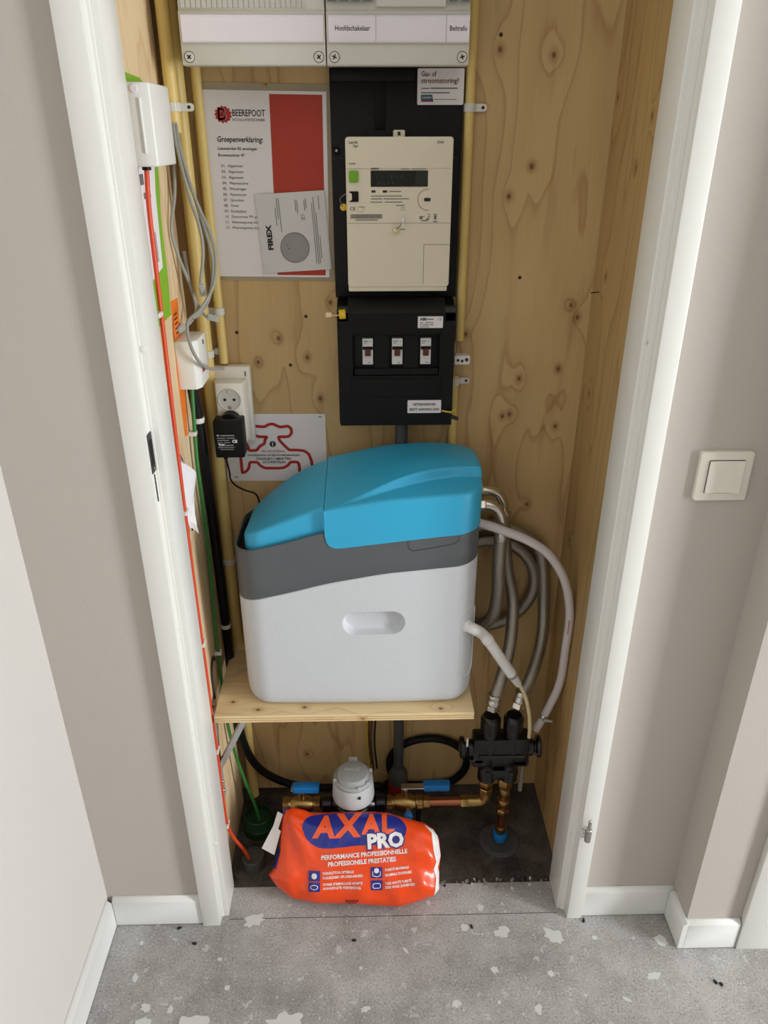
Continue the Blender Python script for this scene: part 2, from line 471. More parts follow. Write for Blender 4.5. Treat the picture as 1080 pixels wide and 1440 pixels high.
# plywood lining of the closet
wcb = wall('wall_closet_back', (-0.40, 1.467, -0.02), (0.50, 1.485, 2.42), 'plywood_back')
wcl = wall('wall_closet_left', (-0.355, 1.172, -0.02), (-0.337, 1.422, 2.42), 'plywood_left')
wall('wall_closet_gap', (-0.40, 1.172, -0.02), (-0.352, 1.467, 2.42), 'plywood_right')
wcr = wall('wall_closet_right', (0.428, 1.172, -0.02), (0.446, 1.467, 2.42), 'plywood_right')
for x, z in ((0.225, 1.690), (0.437 - 0.15, 1.30), (-0.255, 1.20), (-0.12, 1.23), (-0.155, 1.135)):
    G().lathe((x, 1.4672, z), (0, -1, 0), [(0.0035, 0), (0.0032, 0.0006)], 12).obj('screw', 'screw_dark', wcb)
G().cyl((0.4278, 1.421, 1.281), (0.412, 1.419, 1.280), 0.0011, 8).obj('nail', 'screw_dark', wcr)

def bboard(name, a, b, axis):
    """skirting with a bevelled top edge; a, b = corners at the floor, axis = facing direction"""
    h = 0.082; t = 0.012; c = 0.008
    g = G()
    if axis == 'y':
        x0, x1, y = a[0], b[0], a[1]
        pr = [(y, 0.002), (y, h - c), (y + c, h), (y + t, h), (y + t, 0.002)]
        g.prism(pr, 'yz', x0, x1, 0.0008, 1)
    else:
        y0, y1, x = a[1], b[1], a[0]; d = 1 if axis == '+x' else -1
        pr = [(x, 0.002), (x, h - c), (x - d * c, h), (x - d * t, h), (x - d * t, 0.002)]
        g.prism(pr, 'xz', y0, y1, 0.0008, 1)
    return struct(g.obj(name, 'baseboard_white'))
bboard('baseboard_left', (-0.562, -3.99), (-0.562, 1.080), '+x')
bboard('baseboard_front_left', (-0.562, 1.080), (-0.375, 1.080), 'y')
bboard('baseboard_front_right', (0.455, 1.080), (0.6495, 1.080), 'y')
bboard('baseboard_pillar_side', (0.638, 1.001), (0.638, 1.079), '-x')
bboard('baseboard_pillar', (0.6502, 1.001), (0.760, 1.001), 'y')
struct(G().box((0.762, 0.997, 0), (0.842, 1.0128, 2.3), 0.0015).obj('trim_1', 'gloss_white'))

# door frame of the closet
df = struct(thing('door_1', 'white lacquered wooden door frame of the open meter closet', None, (0, 1.12, 0)))
jl = [(-0.374, 1.075), (-0.337, 1.075), (-0.3365, 1.098), (-0.322, 1.098), (-0.322, 1.173), (-0.374, 1.173)]
jr = [(0.454, 1.075), (0.421, 1.075), (0.4205, 1.100), (0.404, 1.100), (0.404, 1.175), (0.454, 1.175)]
JL = G().prism(jl, 'xy', 0.0, 2.33, 0.0016, 2).obj('jamb', 'gloss_white', df)
JR = G().prism(jr, 'xy', 0.0, 2.33, 0.0016, 2).obj('jamb', 'gloss_white', df)
G().box((-0.374, 1.075, 2.29), (0.454, 1.175, 2.33), 0.0016).obj('head', 'gloss_white', df)
G().prism([(0.4203, 1.0955), (0.4203, 1.1002), (0.4125, 1.1002), (0.4135, 1.0975)], 'xy', 0.001, 2.29).obj('seal_strip', 'gloss_white', JR)
G().prism([(-0.3365, 1.0958), (-0.3365, 1.0982), (-0.3325, 1.0982), (-0.333, 1.0965)], 'xy', 0.001, 2.29).obj('seal_strip', 'gloss_white', JL)
# strike plate: steel plate with a dark slot, and the slot below it
sp = G().box((-0.3366, 1.0765, 1.072), (-0.3352, 1.0965, 1.136), 0.0004, 1).obj('strike_plate', 'dark_grey_plastic', JL)
G().box((-0.3358, 1.081, 1.084), (-0.3348, 1.0925, 1.126)).obj('slot', 'black_recess', sp)
G().cyl((-0.3356, 1.087, 1.078), (-0.3346, 1.087, 1.078), 0.0022, 12).obj('screw', 'steel', sp)
G().box((-0.3362, 1.0842, 1.022), (-0.3355, 1.0872, 1.068)).obj('latch_slot', 'black_recess', JL)
for z in (1.262, 0.228):
    G().lathe((-0.3295, 1.0985, z), (0, -1, 0), [(0.0055, 0), (0.005, 0.002), (0.003, 0.003)], 20).obj('door_buffer', 'gloss_white', JL)
for z in (1.266, 0.236):
    G().lathe((0.4135, 1.1005, z), (0, -1, 0), [(0.004, 0), (0.0034, 0.0014)], 16).obj('screw_cap', 'box_grey', JR)
hg = G().cyl((0.434, 1.066, 0.254), (0.434, 1.066, 0.288), 0.0065, 18, 0.001).obj('hinge', 'steel', JR)
G().cyl((0.434, 1.066, 0.288), (0.434, 1.066, 0.312), 0.0036, 14, 0.001).obj('hinge_pin', 'steel', hg)
G().cyl((0.434, 1.070, 0.282), (0.4245, 1.078, 0.282), 0.0048, 14).obj('hinge_arm', 'steel', hg)
G().cyl((0.434, 1.070, 0.262), (0.4245, 1.078, 0.262), 0.0042, 14).obj('hinge_arm', 'steel', hg)

# paint splats and crumbs on the concrete
def splat(x, y, r, ex, rot, seed, mat='paint_spot', z=0.0, nm='paint_splat', h=0.0006):
    rnd = random.Random(seed); n = 18; pts = []
    for i in range(n):
        a = 2 * math.pi * i / n; q = r * (0.62 + 0.5 * rnd.random())
        u, v = q * math.cos(a) * ex, q * math.sin(a)
        pts.append((x + u * math.cos(rot) - v * math.sin(rot), y + u * math.sin(rot) + v * math.cos(rot)))
    if r > .004:
        q = spline([(p[0], p[1], 0) for p in pts] + [(pts[0][0], pts[0][1], 0)], 3)[:-1]; pts = [(p.x, p.y) for p in q]
    return G().prism(pts, 'xy', z - 0.001, z + h, 0).obj(nm, mat, floor, smooth=0)
SPL = [(-0.266, 1.086, .016, 1.5, .3, 1), (-0.492, .965, .010, .6, 0, 2), (-0.455, .905, .012, .7, 1.2, 3), (-.452, .876, .014, 1.1, .7, 4), (0.275, 1.046, .014, 1.3, .2, 5),
       (.195, 1.060, .010, 1.0, 0, 6), (.385, 1.035, .018, 1.5, 2.6, 7), (.065, 1.010, .011, .3, .7, 8), (-.02, .893, .011, .6, 1.9, 9), (-.405, .90, .008, .8, 0, 10),
       (.245, .965, .008, 1, 0, 11), (.36, .955, .009, .7, .5, 12), (.32, .885, .011, .8, 0, 13), (-.30, .94, .006, 1, 0, 14), (-.325, 1.0, .006, .6, 1, 15), (.50, .90, .010, .4, 1, 16),
       (.57, .945, .016, .5, 1.8, 17), (.61, 1.02, .012, 1.4, 2.4, 18), (-.36, .86, .030, 1.4, .4, 19), (.12, 1.12, .006, 1, 0, 20), (.235, 1.105, .009, 1, 0, 21), (-.03, .975, .004, 1, 0, 22),
       (.47, 1.03, .006, 1, 0, 23), (.16, .90, .008, 1.2, 0, 24), (-.18, .868, .022, 1.8, .2, 25), (-.498, 1.04, .005, 1, 0, 26), (.245, .90, .004, 1, 0, 27), (.42, .91, .005, .5, 1, 28)]
for s_ in SPL: splat(*s_)
for i in range(46):
    x = random.uniform(0.12, 0.40); y = 1.168 + random.gauss(0, 0.006); r = random.uniform(.001, .0034)
    splat(x, y, r, 1.3, random.random() * 3, 100 + i, random.choice(['debris', 'debris', 'debris', 'debris', 'debris_dark', 'paint_spot']), 0, 'crumb', r * 1.2)
for x, y in ((-.425, 1.071), (-.385, 1.035), (-.045, 1.035), (.21, 1.06), (.457, 1.069), (.69, .93), (.70, .925)):
    splat(x, y, .003, 1.8, random.random() * 3, int(x * 1000), 'debris_dark', 0, 'crumb', .003)
G().box((-0.32, 1.0895, -0.001), (0.403, 1.0905, 0.0004)).obj('floor_joint', 'debris_dark', floor)

# ------------------------------------------------------------------ light switch
sw = thing('light_switch', 'square cream light switch with one wide rocker on the wall right of the frame', 'light switch', (0.561, 1.092, 1.014))
g = G().prism(rrect(0.519, 0.603, 1.014, 1.097, 0.004, 4), 'xz', 1.0925, 1.083, 0.002, 2); g.obj('frame', 'switch_cream', sw)
G().prism(rrect(0.533, 0.590, 1.027, 1.084, 0.002, 4), 'xz', 1.084, 1.0826, 0).obj('gap', 'dark_grey_plastic', sw)
g = G(); nn = 10
for i in range(nn + 1):
    t = i / nn; x = 0.5342 + 0.0546 * t; y = 1.0795 + 0.0016 * math.sin(math.pi * t) 
    g.v += [Vector((x, y, 1.0282)), Vector((x, y, 1.0828)), Vector((x, 1.0845, 1.0282)), Vector((x, 1.0845, 1.0828))]
for i in range(nn):
    a = 4 * i; b = a + 4; g.f += [(a, a + 1, b + 1, b), (a + 2, b + 2, b + 3, a + 3), (a, b, b + 2, a + 2), (a + 1, a + 3, b + 3, b + 1)]
g.f += [(0, 2, 3, 1), (4 * nn, 4 * nn + 1, 4 * nn + 3, 4 * nn + 2)]
g.obj('rocker', 'switch_cream', sw)

# ------------------------------------------------------------------ distribution boxes at the top
def cross_screw(x, y, z, r, rot, parent):
    s_ = G().lathe((x, y, z), (0, -1, 0), [(r, 0), (r, 0.0012), (r * 0.92, 0.0022), (r * .2, .0024)], 24).obj('screw', 'box_grey', parent)
    f = sheet(x, z, y - 0.0027, rot); w = r * 0.13; l = r * 0.52
    shapes('cross_slot', [rect(-l, -w, l, w), rect(-w, -l, w, l)], f, 'ink', s_)
    shapes('rim', stroke(disc(0, 0, r * 1.05, 24), r * .14, True), sheet(x, z, y - 0.0002), 'ink_grey', s_)
def dist_box(x0, x1, label, kind):
    t = thing('distribution_box', label, 'fuse box', ((x0 + x1) / 2, 1.45, 1.638), 'distribution boxes along the top of the closet')
    # body with a sloping underside, then the front cover
    G().prism([(1.466, 1.645), (1.385, 1.645), (1.385, 1.98), (1.466, 1.98)], 'yz', x0 + .002, x1 - .002).obj('body', 'box_grey', t)
    c = G().prism([(1.386, 1.638), (1.362, 1.638), (1.360, 1.641), (1.360, 1.7085), (1.366, 1.712), (1.366, 1.98), (1.386, 1.98)], 'yz', x0, x1, 0.0012, 2).obj('cover', 'box_grey', t)
    lz0, lz1 = 1.669, 1.7045
    G().box((x0 + .002, 1.3565, lz0 - .0018), (x1 - .002, 1.3602, lz0), 0.0004, 1).obj('strip_ledge', 'louver', c)
    G().box((x0 + .002, 1.3565, lz1), (x1 - .002, 1.3602, lz1 + .0015), 0.0004, 1).obj('strip_ledge', 'louver', c)
    if kind == 0:
        G().box((x0 + .0035, 1.3585, lz0), (x1 - .0028, 1.3601, lz1)).obj('label_strip', 'strip_white', t)
        n = 24
        for i in range(n):
            a = x0 + .004 + i * (x1 - x0 - .03) / n
            G().box((a, 1.3648, 1.7135), (a + .0062, 1.3662, 1.98), 0.0006, 1).obj('rib', 'louver', t)
    else:
        ls = []
        for a, b in ((x0 + .0035, .016), (.0168, .1238), (.1246, x1 - .001)):
            ls.append(G().box((a, 1.3585, lz0), (b, 1.3601, lz1)).obj('label_strip', 'strip_white', t))
        f = sheet(0, 0, 1.3582)
        lettering('lettering', [('Hoofdschakelaar', -0.0195, 1.6842, 0.0095, dict(align='CENTER', bold=.0001, w=.0535))], f, 'ink', ls[0])
        lettering('lettering', [('Beltrafo', 0.1425, 1.684, 0.0095, dict(align='CENTER', bold=.0001, w=.0265))], f, 'ink', ls[2])
        G().box((.0165, 1.3615, 1.7150), (.1232, 1.367, 1.98), .001, 1).obj('blank_cover', 'box_grey', t)
        for a in (x0 + .001, x0 + .019, x0 + .037, x0 + .055, .125, .143):
            br = G().box((a, 1.3585, 1.7215), (a + .0172, 1.3665, 1.98), .0008, 1).obj('breaker', 'breaker_green', t)
            G().box((a + .002, 1.357, 1.7215), (a + .015, 1.359, 1.726), .0005, 1).obj('terminal_lip', 'ink_grey', br)
    for x in (x0 + .0115, x1 - .0105): cross_screw(x, 1.3602, 1.6495, .0072, random.uniform(10, 70), t)
    return t
dist_box(-0.283, -0.0615, 'grey distribution box with blank white label strip above the laminated sheet', 0)
dist_box(-0.0595, 0.1605, 'grey distribution box with printed label strips above the black meter board', 1)

# ------------------------------------------------------------------ laminated sheet and leaflet
sh = thing('laminated_sheet', 'laminated white sheet with red panel and numbered group list pinned to plywood', 'document', (-0.178, 1.4665, 1.308))
f = sheet(-0.285, 1.306, 1.4648, -0.9)
def slab(f, u0, v0, u1, v1, th):
    g = G(); a = [f(*p) for p in rect(u0, v0, u1, v1)]
    return g.add(a + [p + Vector((0, th, 0)) for p in a], [(0, 1, 2, 3), (7, 6, 5, 4), (0, 4, 5, 1), (1, 5, 6, 2), (2, 6, 7, 3), (3, 7, 4, 0)])
slab(sheet(-0.285, 1.306, 1.4656, -0.9), -.008, -.007, .222, .316, .0008).obj('laminate_border', 'laminate', sh)
slab(f, 0, 0, .213, .305, .0008).obj('paper', 'paper', sh)
f = sheet(-0.285, 1.306, 1.4644, -0.9)
shapes('red_panel', [rect(.116, .0035, .206, .300)], f, 'red_print', sh)
W = .30
TX = .022
gear = []
for i in range(26):
    a = 2 * math.pi * i / 26; r = .0155 if i % 2 else .0125
    gear.append((.036 + r * math.cos(a), .268 + r * .9 * math.sin(a)))
shapes('logo', [gear], f, 'logo_red', sh)
f2 = sheet(-0.285, 1.306, 1.4641, -0.9)
lettering('logo_letters', [('B', .0265, .2605, .024, dict(bold=.0012)), ('B', .0265, .2605, .024, dict(bold=.0012, sx=1.05))], f2, 'paper', sh)
lettering('logo_letters', [('B', .0285, .2625, .019, dict(bold=-.0001))], sheet(-0.285, 1.306, 1.4638, -0.9), 'logo_red', sh)
lettering('lettering', [('BEEREPOOT', .051, .266, .0145, dict(bold=.0002, w=.056)), ('INSTALLATIETECHNIEK', .051, .2585, .0058, dict(w=.056))], f, 'ink', sh)
lettering('lettering', [('Groepenverklaring:', TX, .226, .0125, dict(bold=.00025, shear=.1, w=.079)), ('Leeuwarden 82 woningen', TX, .2135, .0066, dict(bold=.0001)), ('Bouwnummer 47', TX, .203, .0066, dict(bold=.0001))], f, 'ink', sh)
rows = ['Algemeen', 'Algemeen', 'Algemeen', 'Wasmachine', 'Wasdroger', 'Vaatwasser', 'Quooker', 'Oven', 'Kookplaat', 'Omvormer PV panelen', 'Warmtepomp binnen', 'Warmtepomp buiten']
lettering('lettering', [('%02d.  %s' % (i + 1, r_), TX + .004, .186 - i * .0093, .0066, {}) for i, r_ in enumerate(rows)], f, 'ink', sh)
G().lathe((-0.170, 1.4655, 1.617), (0, -1, 0), [(0.003, 0), (0.003, 0.002), (0.0015, 0.003)], 16).obj('pin', 'brass', sh)

lf = thing('instruction_leaflet', 'white folded leaflet with a grey disc tucked over the laminated sheet', 'leaflet', (-0.13, 1.462, 1.312))
f = sheet(-0.193, 1.311, 1.4615, 3.2)
g = slab(f, 0, 0, .124, .136, .0012); g.obj('paper', 'paper_grey', lf)
g = slab(sheet(-.193, 1.311, 1.4628, 3.2), .0015, .0005, .1255, .134, .0008); g.obj('inner_page', 'paper', lf)
f = sheet(-0.193, 1.311, 1.4609, 3.2)
shapes('device_picture', [disc(.062, .042, .026, 40)], f, 'disc_grey', lf)
f3 = sheet(-0.193, 1.311, 1.4606, 3.2)
shapes('device_outline', stroke(disc(.062, .042, .026, 40), .0012, True) + [disc(.048, .047, .0013, 10), disc(.051, .041, .0013, 10)], f3, 'ink_grey', lf)
lettering('lettering', [('FIREX', .022, .040, .0125, dict(rot=90, bold=.0006, w=.044))], f, 'ink', lf)
lettering('lettering', [('CE', .079, .099, .009, dict(rot=-90))], f, 'ink_grey', lf)
bars = []
for u, a, b in ((.033, .082, .112), (.037, .092, .128), (.0405, .070, .128), (.070, .104, .124), (.073, .100, .122), (.086, .104, .122), (.089, .108, .124), (.099, .012, .116), (.1025, .01, .126), (.1055, .012, .1), (.109, .02, .06), (.112, .105, .128)):
    bars.append(rect(u, a, u + .0011, b))
shapes('fine_print', bars, f, 'ink_grey', lf)

# ------------------------------------------------------------------ meter board, meter, fuse box
mb = thing('meter_board', 'black plastic meter mounting board behind the electricity meter', 'meter board', (0.052, 1.466, 1.27))
pl = G().box((-0.061, 1.450, 1.268), (0.165, 1.466, 1.642), 0.002).obj('plate', 'black_plastic', mb)
G().box((-0.058, 1.4475, 1.622), (0.082, 1.4505, 1.640), 0.001).obj('raised_band', 'black_plastic', pl)
G().box((0.015, 1.4465, 1.55), (0.033, 1.4505, 1.62), 0.001).obj('cable_channel', 'black_recess', pl)
rnd = random.Random(3)
for i in range(22):
    x = rnd.uniform(-.05, .155); z = rnd.uniform(1.56, 1.612)
    if x > .08 and z > 1.58: continue
    w = rnd.choice((.0018, .0025, .004))
    G().box((x, 1.4488, z), (x + w, 1.4502, z + w)).obj('punched_hole', 'black_recess', pl)
for x in (-.052, .148):
    s_ = G().lathe((x, 1.4505, 1.5175), (0, -1, 0), [(.007, 0), (.006, .003), (.003, .0035)], 16).obj('screw_boss', 'black_recess', pl)
    G().lathe((x, 1.4472, 1.5175), (0, -1, 0), [(.0026, 0), (.0018, .0012)], 12).obj('screw', 'steel', s_)
    G().box((x - .008, 1.448, 1.5045), (x + .010, 1.4505, 1.506)).obj('ledge', 'dark_grey_plastic', pl)
st = G().prism(rrect(.0865, .1645, 1.587, 1.6405, .002, 3), 'xz', 1.4495, 1.4462).obj('sticker', 'sticker_white', mb)
tag(st, 'white fault line sticker')
f = sheet(0, 0, 1.4458)
lettering('lettering', [('Gas- of', .0925, 1.6290, .0105, dict(bold=.00015, w=.025)), ('stroomstoring?', .0925, 1.6192, .0105, dict(bold=.00015, w=.063))], f, 'ink_maroon', st)
shapes('fine_print', [rect(.0925, 1.6105, .107, 1.612), rect(.109, 1.6105, .154, 1.6124), rect(.0925, 1.604, .141, 1.6056), rect(.115, 1.5945, .153, 1.5955)], f, 'ink_grey', st)
shapes('logo', [[(.0925, 1.602), (.0925, 1.5945), (.113, 1.5945), (.1115, 1.602)]], f, 'teal', st)
shapes('logo_shade', [[(.094, 1.5945), (.0925, 1.5915), (.114, 1.5915), (.113, 1.5945)]], f, 'magenta', st)
lettering('logo_letters', [('Liander', .0945, 1.5965, .0055, {})], sheet(0, 0, 1.4455), 'sticker_white', st)

em = thing('electricity_meter', 'ivory digital electricity meter with dark display on the black board', 'meter', (0.053, 1.45, 1.291))
bd = G().prism(rrect(-0.035, 0.1435, 1.300, 1.539, .005, 5), 'xz', 1.4502, 1.380, 0.003, 3).obj('housing', 'meter_ivory', em)
G().prism([(-.0345, 1.291), (.141, 1.291), (.141, 1.3035), (-.0345, 1.3035)], 'xz', 1.4502, 1.3835, 0.002, 2).obj('terminal_lip', 'meter_ivory', em)
G().prism(rrect(.045, .064, 1.536, 1.549, .002, 3), 'xz', 1.425, 1.40, .0012, 2).obj('hanger_tab', 'meter_ivory', em)
G().box((.052, 1.3988, 1.541), (.0565, 1.4008, 1.5465)).obj('hanger_slot', 'dark_grey_plastic', em)
Y0 = 1.3797
f = sheet(0, 0, Y0)
def mz(v): return 1.539 - (v - 192) * (1.539 - 1.291) / 218.0
shapes('seam', [rect(-.034, mz(309) - .0004, .1425, mz(309) + .0004), rect(-.034, mz(234) - .0002, .142, mz(234) + .0002), rect(.0975, 1.304, .0985, mz(340)), rect(.0975, mz(340) - .0005, .1425, mz(340) + .0005)], f, 'meter_seam', em)
fr_ = G().prism(rrect(.0065, .1025, 1.4635, 1.4885, .001, 2), 'xz', 1.3805, 1.3792).obj('display', 'lcd_black', em)
shapes('segments', [rect(.014 + k * .0085, 1.4755, .018 + k * .0085, 1.482) for k in range(6)] + [rect(.018 + k * .008, 1.467, .022 + k * .008, 1.4725) for k in range(4)] , sheet(0, 0, 1.3788), 'lcd', fr_)
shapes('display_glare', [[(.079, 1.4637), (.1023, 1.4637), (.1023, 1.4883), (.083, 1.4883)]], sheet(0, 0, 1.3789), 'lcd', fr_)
G().prism(rrect(-.030, -.0145, 1.4705, 1.4885, .0015, 3), 'xz', 1.381, 1.3765, .0008, 2).obj('button', 'green_button', em)
G().prism(rrect(-.030, -.0145, 1.440, 1.4565, .0015, 3), 'xz', 1.381, 1.3782, .0006, 1).obj('port_cover', 'black_plastic', em)
G().prism(rrect(-.030, -.0255, 1.443, 1.453, .001, 2), 'xz', 1.3795, 1.3770, .0005, 1).obj('port_latch', 'meter_ivory', em)
shapes('lamp_window', [rect(.0075, 1.4545, .0145, 1.458), rect(.0265, 1.4545, .034, 1.458)], sheet(0, 0, 1.3794), 'ink', em)
G().prism(rrect(.0965, .108, 1.4405, 1.446, .0026, 4), 'xz', 1.381, 1.3788, .0004, 1).obj('sensor_window', 'ink', em)
shapes('sensor_ring', stroke([(.1025 + .0165 * math.cos(R(a)), 1.443 + .0165 * math.sin(R(a))) for a in range(80, 281, 10)], .001), sheet(0, 0, 1.3793), 'meter_seam', em)
bc = []
rnd = random.Random(11); x = -.0285
while x < .0255:
    w = rnd.choice((.0005, .0008, .0012)); bc.append(rect(x, 1.4135, x + w, 1.4205)); x += w + rnd.choice((.0004, .0006))
shapes('barcode', bc, sheet(0, 0, 1.3793), 'ink_grey', em)
fp = [rect(-.0205, 1.4105, .018, 1.4120), rect(.0375, 1.4555, .0575, 1.4568), rect(.0065, 1.4485, .059, 1.4497), rect(.0065, 1.444, .0255, 1.4453), rect(.028, 1.444, .071, 1.4453), rect(.0065, 1.439, .026, 1.4402), rect(.03, 1.439, .06, 1.4402), rect(.049, 1.4335, .064, 1.4348),
      rect(.0065, 1.4902, .0195, 1.4922), rect(.057, 1.4902, .071, 1.4913), rect(.075, 1.4902, .1, 1.4913), rect(.056, 1.3955, .066, 1.3965), rect(-.013, 1.4315, -.003, 1.4321), rect(.0895, 1.416, .098, 1.417), rect(.0895, 1.412, .0945, 1.416), rect(.101, 1.411, .106, 1.4135)]
shapes('fine_print', fp, sheet(0, 0, 1.3793), 'ink_grey', em)
shapes('symbols', [rect(.104, 1.419, .1075, 1.4205), rect(.104, 1.415, .1075, 1.4165), rect(.0925, 1.409, .1035, 1.4105), rect(.113, 1.4075, .12, 1.4092), rect(.1135, 1.4195, .1195, 1.4205), rect(.1145, 1.412, .1185, 1.4185)] + stroke(rect(.058, 1.427, .064, 1.431), .0005, True), sheet(0, 0, 1.3793), 'ink_grey', em)
shapes('test_mark', stroke(disc(-.011, 1.4285, .006, 20, .0045), .0005, True), sheet(0, 0, 1.3793), 'meter_seam', em)
lettering('lettering', [('CE', -.0295, 1.4265, .008, {}), ('Landis', -.0295, 1.529, .0062, {}), ('Gyr', -.0225, 1.5235, .0062, {}), ('E350', .1165, 1.529, .0055, {}), ('E0048', -.029, 1.4975, .0042, {}), ('DSMR 2.2', .0065, 1.4903, .0035, {})], sheet(0, 0, 1.3793), 'ink', em)
# wire seals
def seal(name, label, p, col, tailcol, pts, r=.005):
    t = thing(name, label, 'seal', p)
    G().lathe(Vector(p), (.25, -1, .1), [(r * .7, 0), (r, .0025), (r, .007), (r * .6, .009)], 16).obj('seal_body', col, t)
    G().tube(spline(pts, 6), .0007, 6).obj('wire', tailcol, t)
    G().box(Vector(pts[-1]) - Vector((.002, .0006, .006)), Vector(pts[-1]) + Vector((.002, .0006, .006))).obj('seal_tag', 'sticker_white', t)
    return t
seal('wire_seal', 'cream wire seal on the front of the ivory meter', (.0475, 1.379, 1.3945), 'seal_cream', 'ink_grey', [(.048, 1.372, 1.396), (.055, 1.368, 1.402), (.0605, 1.373, 1.408)], .0052)
seal('wire_seal', 'yellow wire seal at the left edge of the ivory meter', (-.0415, 1.395, 1.4305), 'seal_yellow', 'ink_grey', [(-.0415, 1.384, 1.432), (-.046, 1.385, 1.444), (-.036, 1.383, 1.452), (-.029, 1.378, 1.448)], .0058)

fb = thing('fuse_box', 'black main fuse box with three small breakers below the meter', 'fuse box', (0.052, 1.46, 1.034))
# shell with a slanted top, window recessed in the front
G().prism([(1.465, 1.034), (1.404, 1.034), (1.400, 1.037), (1.400, 1.252), (1.447, 1.266), (1.465, 1.266)], 'yz', -0.058, 0.161, 0.0015, 2).obj('housing_back', 'black_plastic', fb)
g = G()
x0, x1, z0, z1 = -0.056, 0.159, 1.036, 1.252; a0, a1, c0, c1 = -0.030, 0.132, 1.135, 1.212
for q in ((x0, z0, x1, c0), (x0, c1, x1, z1), (x0, c0, a0, c1), (a1, c0, x1, c1)): g.box((q[0], 1.388, q[1]), (q[2], 1.4005, q[3]))
g.obj('front_cover', 'black_plastic', fb)
G().box((-.034, 1.3868, 1.131), (.136, 1.3885, 1.135), .0006, 1).obj('window_lip', 'black_plastic', fb)
G().box((-.034, 1.3868, 1.212), (.136, 1.3885, 1.2155), .0006, 1).obj('window_lip', 'black_plastic', fb)
G().box((-.034, 1.3865, 1.094), (.136, 1.3885, 1.128), .001, 1).obj('lower_panel', 'black_plastic', fb)
G().prism([(1.389, 1.252), (1.45, 1.268), (1.45, 1.2655), (1.389, 1.2495)], 'yz', -.038, .143).obj('top_ramp', 'dark_grey_plastic', fb)
for x in (-.056, .14):
    G().box((x, 1.388, 1.236), (x + .020, 1.402, 1.262), .001, 1).obj('corner_lug', 'dark_grey_plastic', fb)
for k, x in enumerate((-.0115, .0435, .0965)):
    br = G().box((x, 1.3905, 1.156), (x + .0195, 1.4002, 1.2045), .0006, 1).obj('breaker', 'breaker_white', fb)
    G().box((x + .0045, 1.386, 1.173), (x + .015, 1.391, 1.186), .0006, 1).obj('toggle', 'toggle_brown', br)
    G().box((x + .0003, 1.3898, 1.184), (x + .0192, 1.3906, 1.190)).obj('toggle_slot', 'black_recess', br)
    shapes('fine_print', [rect(x + .002, 1.199, x + .011, 1.2006), rect(x + .014, 1.199, x + .0165, 1.2003), rect(x + .002, 1.1955, x + .008, 1.1965), rect(x + .01, 1.159, x + .015, 1.1602)], sheet(0, 0, 1.3902), 'ink_grey', br)
    if k < 2: G().box((x + .021, 1.392, 1.148), (x + .05, 1.4002, 1.2115), .001, 1).obj('blank_module', 'black_plastic', fb)
G().box((-.027, 1.389, 1.136), (.13, 1.3995, 1.148), .001, 1).obj('rail_cover', 'black_plastic', fb)
s1 = G().prism(rrect(.0905, .1365, 1.2245, 1.2455, .001, 2), 'xz', 1.3885, 1.3868).obj('sticker', 'sticker_white', fb)
lettering('lettering', [('ABB', .0945, 1.2385, .0065, dict(bold=.0003)), ('CE', .1265, 1.2385, .006, {})], sheet(0, 0, 1.3865), 'ink', s1)
shapes('fine_print', [rect(.107, 1.2395, .119, 1.2415), rect(.0945, 1.2335, .1, 1.235), rect(.104, 1.2335, .119, 1.235), rect(.0945, 1.2295, .098, 1.2312), rect(.1, 1.2295, .111, 1.2312), rect(.113, 1.2295, .119, 1.2312), rect(.0945, 1.226, .111, 1.2272)], sheet(0, 0, 1.3865), 'ink_grey', s1)
s2 = G().prism(rrect(.0735, .138, 1.061, 1.0865, .0012, 2), 'xz', 1.3885, 1.3868).obj('sticker', 'sticker_white', fb)
lettering('lettering', [('NETBEHEERDER', .1058, 1.0760, .0072, dict(align='CENTER', bold=.00015, w=.044)), ('BIEDT AARDING AAN', .1058, 1.0660, .0072, dict(align='CENTER', bold=.00015, w=.057))], sheet(0, 0, 1.3865), 'ink', s2)

# yellow earth connector and clear tag at the left of the fuse box, wires at its right
ec = thing('cable_seal', 'yellow cable seal at the top left corner of the fuse box', 'seal', (-.049, 1.388, 1.24))
G().cyl((-.053, 1.384, 1.2505), (-.041, 1.384, 1.2515), .0085, 18, .001).obj('seal_body', 'seal_yellow', ec)
G().tube(spline([(-.053, 1.38, 1.250), (-.062, 1.375, 1.251), (-.071, 1.376, 1.252)], 6), .0012, 6).obj('wire', 'seal_cream', ec)
G().box((-.077, 1.373, 1.2475), (-.066, 1.379, 1.256), .001, 1).obj('seal_tag', 'seal_cream', ec)
es = thing('wire_end', 'yellow wire loop with dark ferrule at the lower right of the fuse box', 'wire', (.158, 1.39, 1.06))
G().tube(spline([(.140, 1.386, 1.0655), (.150, 1.381, 1.065), (.160, 1.384, 1.064), (.167, 1.39, 1.068), (.166, 1.39, 1.060), (.155, 1.385, 1.062)], 6), .0017, 8).obj('wire', 'yellow_wire', es)
G().cyl((.158, 1.388, 1.053), (.172, 1.388, 1.048), .004, 12, .001).obj('ferrule', 'dark_grey_plastic', es)
tb = thing('terminal_block', 'white cable terminal block hanging right of the black fuse box', 'connector', (.176, 1.42, 1.148))
G().prism(rrect(.163, .193, 1.1485, 1.166, .003, 3), 'xz', 1.43, 1.412, .001, 1).obj('block', 'clip_white', tb)
shapes('terminal_hole', [disc(.170, 1.157, .0028, 12), disc(.178, 1.1555, .0028, 12), disc(.1865, 1.158, .0035, 12)], sheet(0, 0, 1.4117), 'ink', tb)
G().tube(spline([(.165, 1.42, 1.165), (.168, 1.43, 1.18), (.163, 1.44, 1.20), (.164, 1.45, 1.23)], 6), .0008, 6).obj('wire', 'ink_grey', tb)
